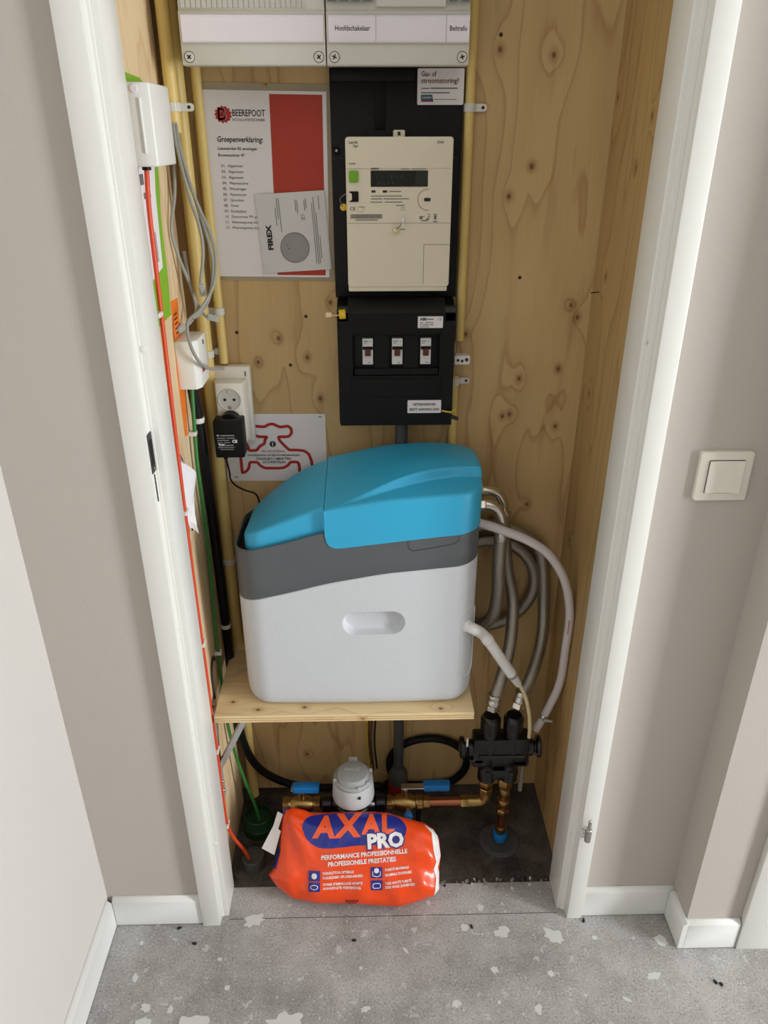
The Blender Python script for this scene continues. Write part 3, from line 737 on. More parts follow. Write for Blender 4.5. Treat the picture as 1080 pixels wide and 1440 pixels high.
G().tube(spline([(.165, 1.42, 1.149), (.163, 1.43, 1.13), (.162, 1.44, 1.10)], 6), .0008, 6).obj('wire', 'ink_grey', tb)

# ------------------------------------------------------------------ conduits with clips
def clip(x, y, z, r, side, parent, wally=1.4665):
    n = 10; pts = []
    for i in range(n + 1):
        a = R(200 - 220 * i / n); pts.append((x + side * -(r + .001) * math.cos(a) * -1, y - (r + .001) * math.sin(a)))
    g = G()
    for i in range(n):
        p, q = Vector(pts[i]), Vector(pts[i + 1]); d = (q - p).normalized(); nn_ = Vector((-d.y, d.x)) * .001
        g.prism([tuple(p - nn_), tuple(q - nn_), tuple(q + nn_), tuple(p + nn_)], 'xy', z - .0065, z + .0065)
    c = g.obj('clip', 'clip_white', parent)
    xa = x + side * (r - .002)
    t = G().prism(rrect(min(xa, xa + side * .024), max(xa, xa + side * .024), z - .0062, z + .0062, .005, 5), 'xz', wally, wally - .008, .0008, 1).obj('clip_tab', 'clip_white', c)
    G().lathe((xa + side * .017, wally - .008, z), (0, -1, 0), [(.0028, 0), (.002, .0008)], 12).obj('clip_screw', 'screw_dark', c)
def conduit(label, x, y, z0, z1, r, group='yellow conduits on the closet walls'):
    t = thing('conduit', label, 'conduit', (x, y, z0), group)
    G().cyl((x, y, z0), (x, y, z1), r, 24).obj('pipe', 'conduit', t)
    return t
c1 = conduit('slim yellow conduit running down right of the meter board', .1765, 1.4565, 1.185, 2.39, .0085)
clip(.1765, 1.4565, 1.583, .0085, 1, c1)
c2 = conduit('short yellow conduit below the wire ends behind the water softener', .170, 1.4565, .70, 1.115, .0085)
clip(.170, 1.4565, 1.103, .0085, 1, c2)
c3 = conduit('thick yellow conduit ending open above the bundle of grey cables', -.3165, 1.409, 1.545, 2.39, .0105)
clip(-.3165, 1.409, 1.583, .0105, 1, c3, 1.42)
c4 = conduit('long yellow conduit in the left corner running down to the floor', -.313, 1.445, -.004, 2.39, .0125)
clip(-.313, 1.445, 1.165, .0125, 1, c4); clip(-.313, 1.445, .705, .0125, 1, c4)
c5 = conduit('slim yellow conduit ending just above the white socket', -.2835, 1.4575, 1.143, 2.39, .0085)
clip(-.2835, 1.4575, 1.243, .0085, -1, c5); clip(-.2835, 1.4575, 1.70, .0085, -1, c5)

# ------------------------------------------------------------------ grey data cables with clear plugs
def data_cable(label, pts, plug=True):
    t = thing('data_cable', label, 'cable', pts[-1], 'grey data cables from the open conduit')
    path = spline(pts, 10)
    G().tube(path, .0029, 10).obj('sheath', 'cable_grey', t)
    if plug:
        e = path[-1]; d = (path[-1] - path[-3]).normalized(); up = Vector((0, -1, .2)).normalized(); s_ = d.cross(up).normalized(); up = s_.cross(d)
        g = G(); V = []
        for l in (-.002, .019):
            for a, b in ((-1, -1), (1, -1), (1, 1), (-1, 1)): V.append(e + d * l + s_ * a * .0055 + up * b * .004)
        g._bev(V, [(3, 2, 1, 0), (4, 5, 6, 7), (0, 1, 5, 4), (1, 2, 6, 5), (2, 3, 7, 6), (3, 0, 4, 7)], .0008, 1); p = g.obj('plug', 'plug_clear', t)
        V = [e + d * l + s_ * a * .002 + up * b for l, b0 in ((.002, 0), (.016, 0)) for a, b in ((-1, .004), (1, .004), (1, .0055 + b0), (-1, .0055 + b0))]
        G().add(V, [(3, 2, 1, 0), (4, 5, 6, 7), (0, 1, 5, 4), (1, 2, 6, 5), (2, 3, 7, 6), (3, 0, 4, 7)]).obj('plug_latch', 'plug_clear', p)
    return t
data_cable('grey data cable hanging left and dropping behind the lower white box', [(-.321, 1.402, 1.56), (-.322, 1.398, 1.50), (-.325, 1.385, 1.45), (-.331, 1.36, 1.40), (-.327, 1.37, 1.355), (-.315, 1.385, 1.30), (-.310, 1.385, 1.262), (-.318, 1.37, 1.243), (-.328, 1.355, 1.237)], True)
data_cable('grey data cable bending furthest right over the laminated sheet edge', [(-.313, 1.402, 1.56), (-.309, 1.395, 1.52), (-.292, 1.385, 1.45), (-.270, 1.38, 1.39), (-.264, 1.375, 1.35), (-.272, 1.37, 1.305), (-.293, 1.345, 1.270), (-.309, 1.305, 1.255), (-.306, 1.293, 1.22), (-.295, 1.298, 1.188), (-.286, 1.33, 1.168), (-.279, 1.36, 1.158), (-.272, 1.385, 1.152)], False)
data_cable('grey data cable ending in a clear plug in front of the conduits', [(-.317, 1.398, 1.56), (-.313, 1.392, 1.52), (-.300, 1.383, 1.45), (-.287, 1.378, 1.40), (-.285, 1.376, 1.36), (-.293, 1.372, 1.315), (-.293, 1.372, 1.305)], True)
data_cable('grey data cable looping low with a clear plug by the pipe clip', [(-.316, 1.405, 1.56), (-.310, 1.402, 1.51), (-.293, 1.398, 1.44), (-.277, 1.395, 1.37), (-.274, 1.392, 1.33), (-.285, 1.385, 1.28), (-.303, 1.375, 1.255), (-.313, 1.365, 1.25)], False)
data_cable('short grey data cable crossing right to a clear plug above the socket', [(-.322, 1.395, 1.36), (-.318, 1.39, 1.31), (-.308, 1.388, 1.272), (-.296, 1.388, 1.250), (-.290, 1.388, 1.247)], True)

# ------------------------------------------------------------------ left wall: boxes, leaflets, tube, earth wire, cable
fx = thing('fibre_box', 'white wall box with a raised rib high on the left closet wall', 'junction box', (-.316, 1.245, 1.50))
G().box((-.3368, 1.19, 1.501), (-.2965, 1.302, 1.607), .003, 3).obj('case', 'gloss_white', fx)
G().box((-.3135, 1.1875, 1.518), (-.3105, 1.191, 1.588), .001, 2).obj('rib', 'gloss_white', fx)
G().cyl((-.318, 1.1905, 1.599), (-.318, 1.1885, 1.599), .0055, 18, .0005).obj('latch_button', 'strip_white', fx)
G().cyl((-.3205, 1.213, 1.496), (-.3205, 1.213, 1.503), .0065, 16).obj('gland', 'black_plastic', fx)
kp = thing('green_leaflet', 'white and lime green leaflet hung behind the fibre box', 'leaflet', (-.336, 1.28, 1.27))
pts = [(1.20, 1.265), (1.308, 1.268), (1.318, 1.33), (1.322, 1.42), (1.345, 1.50), (1.345, 1.60), (1.30, 1.618), (1.20, 1.622)]
G().prism(pts, 'yz', -.3368, -.3362).obj('green_sheet', 'lime', kp)
pts2 = [(1.20, 1.335), (1.292, 1.348), (1.298, 1.40), (1.306, 1.46), (1.32, 1.50), (1.32, 1.60), (1.20, 1.612)]
G().prism(pts2, 'yz', -.3362, -.3359).obj('white_panel', 'paper', kp)
shapes('lettering', [rect(1.24 + .004 * i, 1.36 + .0 * i, 1.242 + .004 * i, 1.405) for i in range(9)] + [rect(1.235, 1.455, 1.275, 1.464), rect(1.245, 1.444, 1.27, 1.449), rect(1.225, 1.475, 1.245, 1.49)], lambda u, v: Vector((-.3357, u, v)), 'ink_grey', kp)
rt = thing('red_tube', 'thin orange red tube running down the left wall from the fibre box', 'tube', (-.318, 1.21, .0))
path = spline([(-.3205, 1.213, 1.500), (-.325, 1.214, 1.44), (-.327, 1.215, 1.33), (-.3275, 1.206, 1.154), (-.328, 1.200, .976), (-.328, 1.196, .769), (-.328, 1.198, .60), (-.3285, 1.197, .481), (-.3285, 1.202, .392), (-.3285, 1.200, .25), (-.327, 1.202, .165), (-.318, 1.208, .115), (-.300, 1.216, .065), (-.292, 1.221, .03)], 8)
G().tube(path, .0038, 10).obj('tube', 'red_tube', rt)
for z in (1.29, .945, .66, .385, .165):
    G().box((-.337, 1.191, z - .004), (-.3235, 1.2125, z + .004), .0015, 1).obj('clip', 'clip_white', rt)
jb = thing('junction_box', 'white cable box with a small red mark beside the socket', 'junction box', (-.318, 1.34, 1.138))
G().prism([(-.3368, 1.305), (-.306, 1.305), (-.2985, 1.318), (-.2985, 1.385), (-.3368, 1.385)], 'xy', 1.136, 1.222, .002, 2).obj('case', 'gloss_white', jb)
G().box((-.2987, 1.332, 1.160), (-.2978, 1.350, 1.172), 0).obj('mark', 'red_print', jb)
G().box((-.2987, 1.355, 1.205), (-.2978, 1.361, 1.213), 0).obj('slot', 'ink', jb)
oc = thing('orange_card', 'orange card stuck on plywood behind the white cable box', 'leaflet', (-.337, 1.33, 1.06))
G().prism([(1.300, 1.05), (1.318, 1.045), (1.352, 1.16), (1.365, 1.285), (1.318, 1.288), (1.300, 1.17)], 'yz', -.3368, -.3363).obj('card', 'orange_card', oc)
shapes('lettering', [rect(1.325, 1.262 - .008 * i, 1.348, 1.2645 - .008 * i) for i in range(5)], lambda u, v: Vector((-.336, u, v)), 'ink', oc)
gw = thing('earth_wire', 'green earth wire curving down the left wall to the floor sleeve', 'cable', (-.29, 1.33, 0))
G().tube(spline([(-.322, 1.335, 1.14), (-.325, 1.33, 1.06), (-.327, 1.325, .98), (-.3275, 1.332, .88), (-.3285, 1.335, .77), (-.3295, 1.322, .62), (-.3297, 1.318, .50), (-.329, 1.315, .40), (-.324, 1.325, .28), (-.308, 1.335, .16), (-.290, 1.334, .08), (-.282, 1.330, .03)], 8), .0038, 10).obj('wire', 'green_wire', gw)
for z, y in ((1.045, 1.329), (.55, 1.319)):
    G().box((-.3368, y - .007, z - .004), (-.322, y + .007, z + .004), .0012, 1).obj('clip', 'clip_white', gw)
bc_ = thing('black_cable', 'thick black supply cable sweeping from the left wall behind the water meter', 'cable', (-.326, 1.39, .1))
G().tube(spline([(-.330, 1.362, 1.137), (-.328, 1.372, 1.08), (-.3265, 1.382, 1.0), (-.3265, 1.392, .877), (-.3265, 1.40, .70), (-.3265, 1.405, .55), (-.3265, 1.41, .42), (-.326, 1.41, .30), (-.318, 1.415, .20), (-.295, 1.42, .125), (-.255, 1.425, .075), (-.20, 1.427, .045), (-.14, 1.43, .032), (-.05, 1.432, .03), (0.02, 1.43, .035)], 8), .0098, 14).obj('cable', 'black_rubber', bc_)
for z, y in ((1.055, 1.376), (.56, 1.405)):
    G().lathe((-.327, y, z - .005), (0, 0, 1), [(.0112, 0), (.0118, .001), (.0118, .009), (.0112, .01)], 18).obj('cable_tie', 'clip_white', bc_)
fp_ = thing('folded_papers', 'crumpled white and black papers tucked behind the green wire', 'papers', (-.33, 1.25, .90))
g = G(); n = 12
for i in range(n + 1):
    t = i / n; z = 1.045 - .16 * t; w = .008 + .055 * math.sin(math.pi * min(1, t * 1.15)) ** .8
    y0 = 1.205 + .028 * t
    for k in range(6):
        u = k / 5; g.v.append(Vector((-.3345 + .012 * u + .004 * math.sin(9 * t + 5 * u), y0 + w * u, z + .01 * math.sin(4 * u + 6 * t))))
for i in range(n):
    for k in range(5): a = i * 6 + k; g.f.append((a, a + 1, a + 7, a + 6))
g.obj('white_sheet', 'paper', fp_)
G().prism([(1.232, 1.045), (1.238, 1.045), (1.306, .965), (1.298, .89), (1.262, .875), (1.255, .95)], 'yz', -.3365, -.3350).obj('black_sheet', 'black_plastic', fp_)

# ------------------------------------------------------------------ socket, adapter, notice
so = thing('wall_socket', 'white double wall socket mounted on the plywood above the tap notice', 'socket', (-.27, 1.465, .99))
G().box((-.308, 1.443, .985), (-.233, 1.466, 1.139), .003, 2).obj('back_box', 'switch_cream', so)
G().prism([(-.301, 1.428), (-.296, 1.409), (-.2445, 1.409), (-.238, 1.445), (-.301, 1.445)], 'xy', .995, 1.1165, .003, 2).obj('front_cover', 'switch_cream', so)
def well(z):
    w = G().lathe((-.2705, 1.4088, z), (0, 1, 0), [(.0225, 0), (.0215, -.0008), (.0205, 0), (.0195, .004), (.0195, .0045)], 36)
    w = G(); n = 36; pr = [(.0225, -.0002), (.0215, -.0012), (.0203, -.0002), (.0195, .0)]
    o = Vector((-.2705, 1.4088, z)); vs_ = []; fs_ = []
    for r, h in pr:
        for i in range(n):
            a = 2 * math.pi * i / n; vs_.append(o + Vector((r * math.cos(a), h, r * math.sin(a))))
    for j in range(len(pr) - 1):
        for i in range(n): k = (i + 1) % n; fs_.append((j * n + i, j * n + k, (j + 1) * n + k, (j + 1) * n + i))
    fs_.append(tuple(3 * n + i for i in range(n)))
    wo = w.add(vs_, fs_).obj('socket_well', 'louver', so)
    shapes('pin_hole', [disc(-.2795, z, .003, 14), disc(-.2615, z, .003, 14)], sheet(0, 0, 1.4085), 'ink', wo)
    G().box((-.2735, 1.4075, z - .0185), (-.2675, 1.409, z - .012), .0006, 1).obj('earth_contact', 'steel', wo)
    G().box((-.2735, 1.4075, z + .0125), (-.2675, 1.409, z + .0185), .0006, 1).obj('earth_contact', 'louver', wo)
well(1.0835); well(1.030)
for z in (1.12, 1.02): G().box((-.2425, 1.4425, z), (-.2405, 1.4435, z + .010)).obj('screw_slot', 'ink', so)
ad = thing('power_adapter', 'black plug-in power adapter in the lower socket with a thin cord', 'adapter', (-.2715, 1.385, .982))
G().cyl((-.2705, 1.409, 1.043), (-.2705, 1.385, 1.043), .0195, 28, .001).obj('plug_collar', 'black_plastic', ad)
ac = G().box((-.2985, 1.362, .981), (-.2425, 1.401, 1.0555), .003, 2).obj('case', 'black_plastic', ad)
lettering('lettering', [('CE', -.2640, 1.013, .008, dict(bold=.0004)), ('TUV', -.291, 1.0065, .006, dict(bold=.0004))], sheet(0, 0, 1.3616), 'sticker_white', ac)
shapes('fine_print', [rect(-.2925, 1.026, -.288, 1.0295), rect(-.286, 1.0265, -.259, 1.0285), rect(-.2925, 1.0215, -.2765, 1.023), rect(-.274, 1.0215, -.258, 1.023), rect(-.2925, 1.017, -.27, 1.0185), rect(-.2925, 1.0125, -.283, 1.0138), rect(-.28, 1.0125, -.268, 1.0138), rect(-.28, 1.0065, -.262, 1.0085), rect(-.2925, 1.0025, -.26, 1.0037), rect(-.2885, .9985, -.262, .9997)], sheet(0, 0, 1.3616), 'disc_grey', ac)
G().cyl((-.283, 1.38, .984), (-.283, 1.38, .972), .0042, 12, .001).obj('strain_relief', 'black_plastic', ad)
G().tube(spline([(-.283, 1.38, .975), (-.281, 1.39, .94), (-.284, 1.41, .915), (-.279, 1.43, .892), (-.262, 1.44, .876), (-.243, 1.445, .866), (-.236, 1.445, .85), (-.234, 1.442, .82)], 8), .0019, 8).obj('cord', 'black_rubber', ad)

nt_ = thing('tap_notice', 'white paper notice with a red water tap outline pinned below the socket', 'notice', (-.196, 1.466, .888))
f = sheet(-.3005, .8865, 1.4655, -.4)
slab(f, 0, 0, .2095, .1485, .0008).obj('paper', 'paper', nt_)
f = sheet(-.3005, .8865, 1.4650, -.4)
# red outline of the tap: handle, neck, body, spout
tap = [(0.0641, 0.1231), (0.0759, 0.1215), (0.0855, 0.1215), (0.0923, 0.1261), (0.101, 0.1277), (0.1093, 0.1238), (0.1156, 0.1204), (0.133, 0.1227), (0.1387, 0.117), (0.1392, 0.1078), (0.134, 0.1002), (0.1253, 0.0993), (0.1112, 0.0993), (0.114, 0.0905), (0.1202, 0.0835), (0.1284, 0.0741), (0.1326, 0.0699), (0.1479, 0.0699), (0.1632, 0.0683), (0.1728, 0.0612), (0.1777, 0.0457), (0.1791, 0.0338), (0.1801, 0.0193), (0.1518, 0.0193), (0.1518, 0.0326), (0.1506, 0.041), (0.1457, 0.0433), (0.1335, 0.0429), (0.1288, 0.0362), (0.1196, 0.0302), (0.1063, 0.029), (0.0798, 0.0294), (0.0713, 0.0338), (0.0642, 0.0429), (0.0488, 0.0429), (0.0456, 0.029), (0.0395, 0.0217), (0.0315, 0.0181), (0.0306, 0.0433), (0.0308, 0.067), (0.0344, 0.0857), (0.0422, 0.0881), (0.047, 0.0788), (0.0495, 0.0689), (0.0648, 0.0694), (0.072, 0.0788), (0.0822, 0.0846), (0.0838, 0.0939), (0.0885, 0.0992), (0.0712, 0.0997), (0.0628, 0.1031), (0.0591, 0.1123)]
tap = rounded(tap, .003, 3)
shapes('tap_outline', stroke(tap, .0062, True), f, 'logo_red', nt_)
f2 = sheet(-.3005, .8865, 1.4647, -.4)
lettering('lettering', [('NA OPLEVERING', .0995, .0650, .0078, dict(align='CENTER', w=.049))], f2, 'logo_red', nt_)
lettering('lettering', [('WATERLEIDING DE EERSTE DRIE MAANDEN', .0996, .0567, .0058, dict(align='CENTER', bold=.00008, w=.109)), ('DAGELIJKS 2 MINUTEN', .0991, .0484, .0074, dict(align='CENTER', bold=.0001, w=.0715)), ('DOORSPOELEN', .0997, .0406, .0074, dict(align='CENTER', bold=.0001, w=.0475))], f2, 'ink', nt_)
dd = shapes('warning_dot', [disc(.099, .0835, .0066, 24)], f2, 'ink', nt_)
lettering('lettering', [('!', .099, .0798, .0105, dict(align='CENTER', bold=.0005))], sheet(-.3005, .8865, 1.4644, -.4), 'paper', dd)
for u, v in ((.199, .143), (.018, .010)):
    G().tube([f(u - .003, v) + Vector((0, -.0012, 0)), f(u + .003, v - .001) + Vector((0, -.0012, 0))], .0008, 6).obj('staple', 'screw_dark', nt_)

# ------------------------------------------------------------------ shelf and bracket
ZS = 0.487
sf = thing('plywood_shelf', 'plywood shelf board carrying the water softener', 'shelf', (-.05, 1.30, ZS - .018))
pts = [(-.322, 1.19), (.2075, 1.19), (.2075, 1.414), (-.311, 1.414), (-.311, 1.385), (-.322, 1.372)]
G().prism(pts, 'xy', ZS - .018, ZS, .0006, 1).obj('board', 'plywood_shelf', sf)
for k, z in enumerate((ZS - .0125, ZS - .0072)):
    G().box((-.3218, 1.1894, z), (.2073, 1.1902, z + .0011)).obj('ply_layer', 'plywood_right', sf)
def bracket(label, xw, d, y):
    t = thing('shelf_bracket', label, 'bracket', (xw, y, .22))
    x0 = xw; xe = xw + d * .004
    G().box((min(x0, xe), y - .011, .215), (max(x0, xe), y + .011, ZS - .0185), .0006, 1).obj('wall_leg', 'galvanised', t)
    G().box((min(x0, x0 + d * .10), y - .011, ZS - .0225), (max(x0, x0 + d * .10), y + .011, ZS - .0185), .0006, 1).obj('shelf_leg', 'galvanised', t)
    a = Vector((xw + d * .006, y, .315)); b = Vector((xw + d * .078, y, ZS - .022)); dd_ = (b - a).normalized(); nn_ = Vector((-dd_.z, 0, dd_.x)) * .0055; w = Vector((0, .0105, 0))
    V = [a - nn_ - w, a + nn_ - w, a + nn_ + w, a - nn_ + w, b - nn_ - w, b + nn_ - w, b + nn_ + w, b - nn_ + w]
    G().add(V, [(3, 2, 1, 0), (4, 5, 6, 7), (0, 1, 5, 4), (1, 2, 6, 5), (2, 3, 7, 6), (3, 0, 4, 7)]).obj('strut', 'galvanised', t)
    for z in (.235, .262): G().lathe((xe, y, z), (d, 0, 0), [(.004, 0), (.003, .002)], 12).obj('screw', 'steel', t)
bracket('galvanised folding bracket under the left end of the shelf', -.3368, 1, 1.235)
bh = thing('hook_strap', 'curved grey metal strap on the left wall above the shelf corner', 'strap', (-.335, 1.27, .47))
G().tube(spline([(-.3345, 1.262, .472), (-.3345, 1.262, .53), (-.3345, 1.272, .552), (-.3345, 1.292, .558), (-.334, 1.30, .545)], 8), .0024, 8).obj('strap', 'dark_grey_plastic', bh)

# ------------------------------------------------------------------ water softener
ws = thing('water_softener', 'white water softener cabinet with grey band and blue lid on the shelf', 'water softener', (-.026, 1.32, ZS))
BX0, BX1, BY0, BY1, BR = -.259, .206, 1.2135, 1.414, .052
NC, NS = 14, 80
ZW = [(-.27, .735), (-.24, .744), (-.22, .751), (-.163, .765), (-.082, .788), (.026, .808), (.132, .817), (.21, .822)]
ZG = [(-.27, .846), (-.24, .852), (-.22, .858), (-.157, .874), (-.085, .897), (.03, .91), (.21, .91)]
def ring_pts(inset, bulge=.006):
    q = rrect(BX0 + inset, BX1 - inset, BY0 + inset, BY1 - inset, max(.004, BR - inset), NC, NS)
    cx = (BX0 + BX1) / 2; hw = (BX1 - BX0) / 2; out = []
    for x, y in q:
        if y < 1.30: y -= bulge * (1 - ((x - cx) / hw) ** 2) * (1 - sstep(BY0, BY0 + .05, y))
        out.append((x, y))
    return out
def rings_mesh(rings, cap0=True, cap1=True):
    """rings: list of lists of 3D points with equal counts"""
    g = G(); n = len(rings[0])
    V = [p for r in rings for p in r]; F = []
    for j in range(len(rings) - 1):
        for i in range(n):
            k = (i + 1) % n; F.append((j * n + i, j * n + k, (j + 1) * n + k, (j + 1) * n + i))
    if cap0: F.append(tuple(range(n - 1, -1, -1)))
    if cap1: F.append(tuple((len(rings) - 1) * n + i for i in range(n)))
    return g.add(V, F)
rs = []
for ins, dz in ((.030, 0.0008), (.019, .002), (.010, .007), (.004, .016), (.001, .028), (0, .045)):
    rs.append([(x, y, ZS + dz) for x, y in ring_pts(ins)])
for t in (.15, .3, .45, .6, .75, .9, 1.0):
    rs.append([(x, y, ZS + .045 + (sinterp(ZW, x) - .0015 - ZS - .045) * t) for x, y in ring_pts(0)])
rs.append([(x, y, sinterp(ZW, x)) for x, y in ring_pts(.0015)])
body = rings_mesh(rs).obj('cabinet', 'soft_white', ws, smooth=40)
# hand grip pressed into the front, shallow dish around the drain elbow
def cut(target, cutter):
    md = target.modifiers.new('cut', 'BOOLEAN'); md.operation = 'DIFFERENCE'; md.object = cutter; md.solver = 'EXACT'
    bpy.context.view_layer.update()
    me = bpy.data.meshes.new_from_object(target.evaluated_get(bpy.context.evaluated_depsgraph_get()))
    target.modifiers.clear(); target.data = me
    bpy.data.objects.remove(cutter)
    me.shade_smooth(); me.set_sharp_from_angle(angle=R(40))
gc = G(); z0, z1 = .671, .724
o1 = rrect(-.0565, .065, z0, z1, .0262, 10)
def inset2(p, k):
    cx, cz = .00425, (z0 + z1) / 2; return [((x - cx) * (1 - k * .45) + cx, (z - cz) * (1 - k) + cz) for x, z in p]
n_ = len(o1)
lay = [(1.19, -.06), (1.2045, -.06), (1.2085, 0.0), (1.2135, .04), (1.221, .10), (1.2245, .18), (1.2258, .30)]
gc2 = rings_mesh([[(x, y, z) for x, z in inset2(o1, k)] for y, k in lay])
cutter = gc2.obj('cutter', 'soft_white', None); cut(body, cutter)
# dish: stadium ridge on the right front corner
cxr, cyr = BX1 - BR, BY0 + BR
def corner(a, z, off=.0):  # a = angle from -y towards +x
    return Vector((cxr + (BR + off) * math.sin(a), cyr - (BR + off) * math.cos(a), z))
lp = []
for i in range(40):
    a = 2 * math.pi * i / 40; ca, sa = math.cos(a), math.sin(a)
    zz = .635 + (.055 if sa > 0 else -.055) + sa * .030; aa = R(48) + ca * R(26)
    lp.append(corner(aa, zz, .0003))
lp.append(lp[0]); lp.append(lp[1])
G().tube(lp, .0022, 8).obj('dish_rim', 'soft_white', ws)
# grey band
rs = [[(x, y, sinterp(ZW, x)) for x, y in ring_pts(.0015)]]
rs.append([(x, y, sinterp(ZW, x) + .0015) for x, y in ring_pts(.0004)])
for t in (.3, .6, .9): rs.append([(x, y, sinterp(ZW, x) + (sinterp(ZG, x) - sinterp(ZW, x)) * t) for x, y in ring_pts(.0004)])
rs += [[(x, y, sinterp(ZG, x) - .001) for x, y in ring_pts(.0006)], [(x, y, sinterp(ZG, x)) for x, y in ring_pts(.0022)], [(x, y, sinterp(ZG, x)) for x, y in ring_pts(.0042)], [(x, y, sinterp(ZG, x) - .02) for x, y in ring_pts(.0052)]]
rings_mesh(rs, False, False).obj('grey_band', 'soft_grey', ws, smooth=40)
rs = [[(x, y, sinterp(ZG, x) - .012) for x, y in ring_pts(.0045)], [(x, y, sinterp(ZG, x) - .010) for x, y in ring_pts(.03)]]
rings_mesh(rs, False, False).obj('gasket', 'black_gasket', ws)
# lids: crowned tops over the cabinet outline
ZC = [(-.27, .868), (-.245, .878), (-.218, .889), (-.155, .914), (-.083, .942), (.025, .960), (.152, .968), (.21, .969)]
ZB = [(-.27, .842), (-.245, .856), (-.198, .894), (-.145, .936), (-.086, .962), (.03, .986), (.116, .990), (.19, .985), (.21, .983)]
SX = -.0838
def crown(x, y):
    t = max(0, min(1, (y - BY0) / (BY1 - BY0)))
    gg = 1 - (1 - t) ** 1.6
    zc = sinterp(ZC, x); zb = sinterp(ZB, x)
    z = zc + (zb - zc) * gg
    if x > SX:
        ys = BY0 + .001 + .060 * sstep(-.075, .19, x) ** .85
        k = .017 * sstep(-.075, .10, x)
        z += k * sstep(ys - .002, ys + .0065, y) * (1 - .85 * sstep(ys + .03, BY1, y))
    return z
def clip_contour(pts, keep_left):
    out = []; n = len(pts)
    for i in range(n):
        a, b = pts[i], pts[(i + 1) % n]; ia = (a[0] < SX) == keep_left; ib = (b[0] < SX) == keep_left
        if ia: out.append(a)
        if ia != ib:
            t = (SX - a[0]) / (b[0] - a[0]); out.append((SX + (-.0003 if keep_left else .0003), a[1] + t * (b[1] - a[1])))
    # put extra points along the seam
    res = []; m = len(out)
    for i in range(m):
        a, b = Vector(out[i]), Vector(out[(i + 1) % m]); res.append(tuple(a))
        if (b - a).length > .03:
            for k in range(1, 16): res.append(tuple(a.lerp(b, k / 16)))
    return res
def inward(pts, d):
    n = len(pts); out = []
    for i in range(n):
        a, b, c = Vector(pts[i - 1]), Vector(pts[i]), Vector(pts[(i + 1) % n])
        t = ((b - a).normalized() + (c - b).normalized()).normalized(); nn_ = Vector((-t.y, t.x)); out.append(tuple(b + nn_ * d))
    return out
def soft_in(c0, d):
    return [(x0_ + (x - x0_) * (.08 if abs(x0_ - SX) < .004 else 1), y) for (x, y), (x0_, y0_) in zip(inward(c0, d), c0)]
def make_lid(name, keep_left, inset, zbot, fil):
    c0 = clip_contour(ring_pts(inset), keep_left)
    if keep_left: c0 = [(x + .011 * (1 - sstep(-.262, -.17, x)), y) for x, y in c0]
    cx = sum(p[0] for p in c0) / len(c0); cy = sum(p[1] for p in c0) / len(c0)
    rs = [[(x, y, zbot(x, y)) for x, y in c0]]
    for d, dz in ((0, fil), (fil * .12, fil * .55), (fil * .4, fil * .2), (fil, .0)):
        c = soft_in(c0, d); rs.append([(x, y, max(crown(x, y) - dz * (.12 if abs(x0_ - SX) < .004 else 1), zbot(x, y) + .001)) for (x, y), (x0_, y0_) in zip(c, c0)])
    base = soft_in(c0, fil); m = 60
    for j in range(1, m):
        s_ = 1 - j / m; rs.append([(cx + (x - cx) * s_, cy + (y - cy) * s_, crown(cx + (x - cx) * s_, cy + (y - cy) * s_)) for x, y in base])
    return rings_mesh(rs, False, True).obj(name, 'soft_blue', ws, smooth=50)
make_lid('salt_lid', True, .0095, lambda x, y: sinterp(ZG, x) - .008, .0065)
ZR = [(SX, .893), (SX + .0015, .880), (SX + .004, .874), (SX + .009, .868), (SX + .016, .8648), (SX + .026, .864), (.052, .877), (.13, .885), (.19, .889), (.21, .889)]
make_lid('control_cover', False, -.0012, lambda x, y: interp(ZR, x) if y < 1.30 else .887, .008)
# faint hatch lines on the grey band below the cover
fb_ = lambda u, v: Vector((u, BY0 - .0064 + .0062 * ((u + .0265) / .2325) ** 2, v))
shapes('hatch_line', stroke([(.068, .876), (.070, .862), (.078, .856), (.150, .868), (.160, .874), (.164, .886)], .0008), lambda u, v: fb_(u, v) + Vector((0, -.0003, 0)), 'black_gasket', ws)
# port block and steel elbows on the right side
pb = G().box((.2045, 1.318, .852), (.214, 1.405, .912), .002, 2).obj('port_block', 'black_gasket', ws)
# drain elbow on the front right corner
p0 = corner(R(42), .675, -.004); dn = Vector((math.sin(R(42)), -math.cos(R(42)), 0))
el = G().lathe(p0, dn, [(.0135, 0), (.0135, .006), (.011, .0085), (.0105, .012)], 24).obj('drain_socket', 'hose_white', ws)

# drain hose
dh = thing('drain_hose', 'white drain hose from the softener corner tapering to a thin tube', 'hose', (.30, 1.27, .32))
e0 = p0 + dn * .010
G().tube(spline([e0, e0 + dn * .010 + Vector((.003, 0, -.001)), (.219, 1.228, .655), (.231, 1.229, .640)], 8), .0112, 16).obj('elbow', 'hose_white', dh)
G().lathe((.228, 1.229, .644), Vector((.50, .12, -.80)), [(.0115, 0), (.0125, .002), (.0125, .010), (.0115, .012)], 20).obj('collar', 'hose_white', dh)
G().tube(spline([(.231, 1.229, .640), (.250, 1.234, .607), (.268, 1.240, .575), (.284, 1.245, .548), (.290, 1.247, .537)], 8), .0110, 16).obj('hose', 'hose_white', dh)
G().tube([(.289, 1.247, .539), (.2925, 1.248, .533)], .0116, 16).obj('clamp_ring', 'disc_grey', dh)
G().tube([(.2925, 1.248, .533), (.303, 1.252, .514), (.308, 1.254, .505)], .0095, 16, rf=lambda t: .0096 - .0022 * t).obj('reducer', 'clip_white', dh)
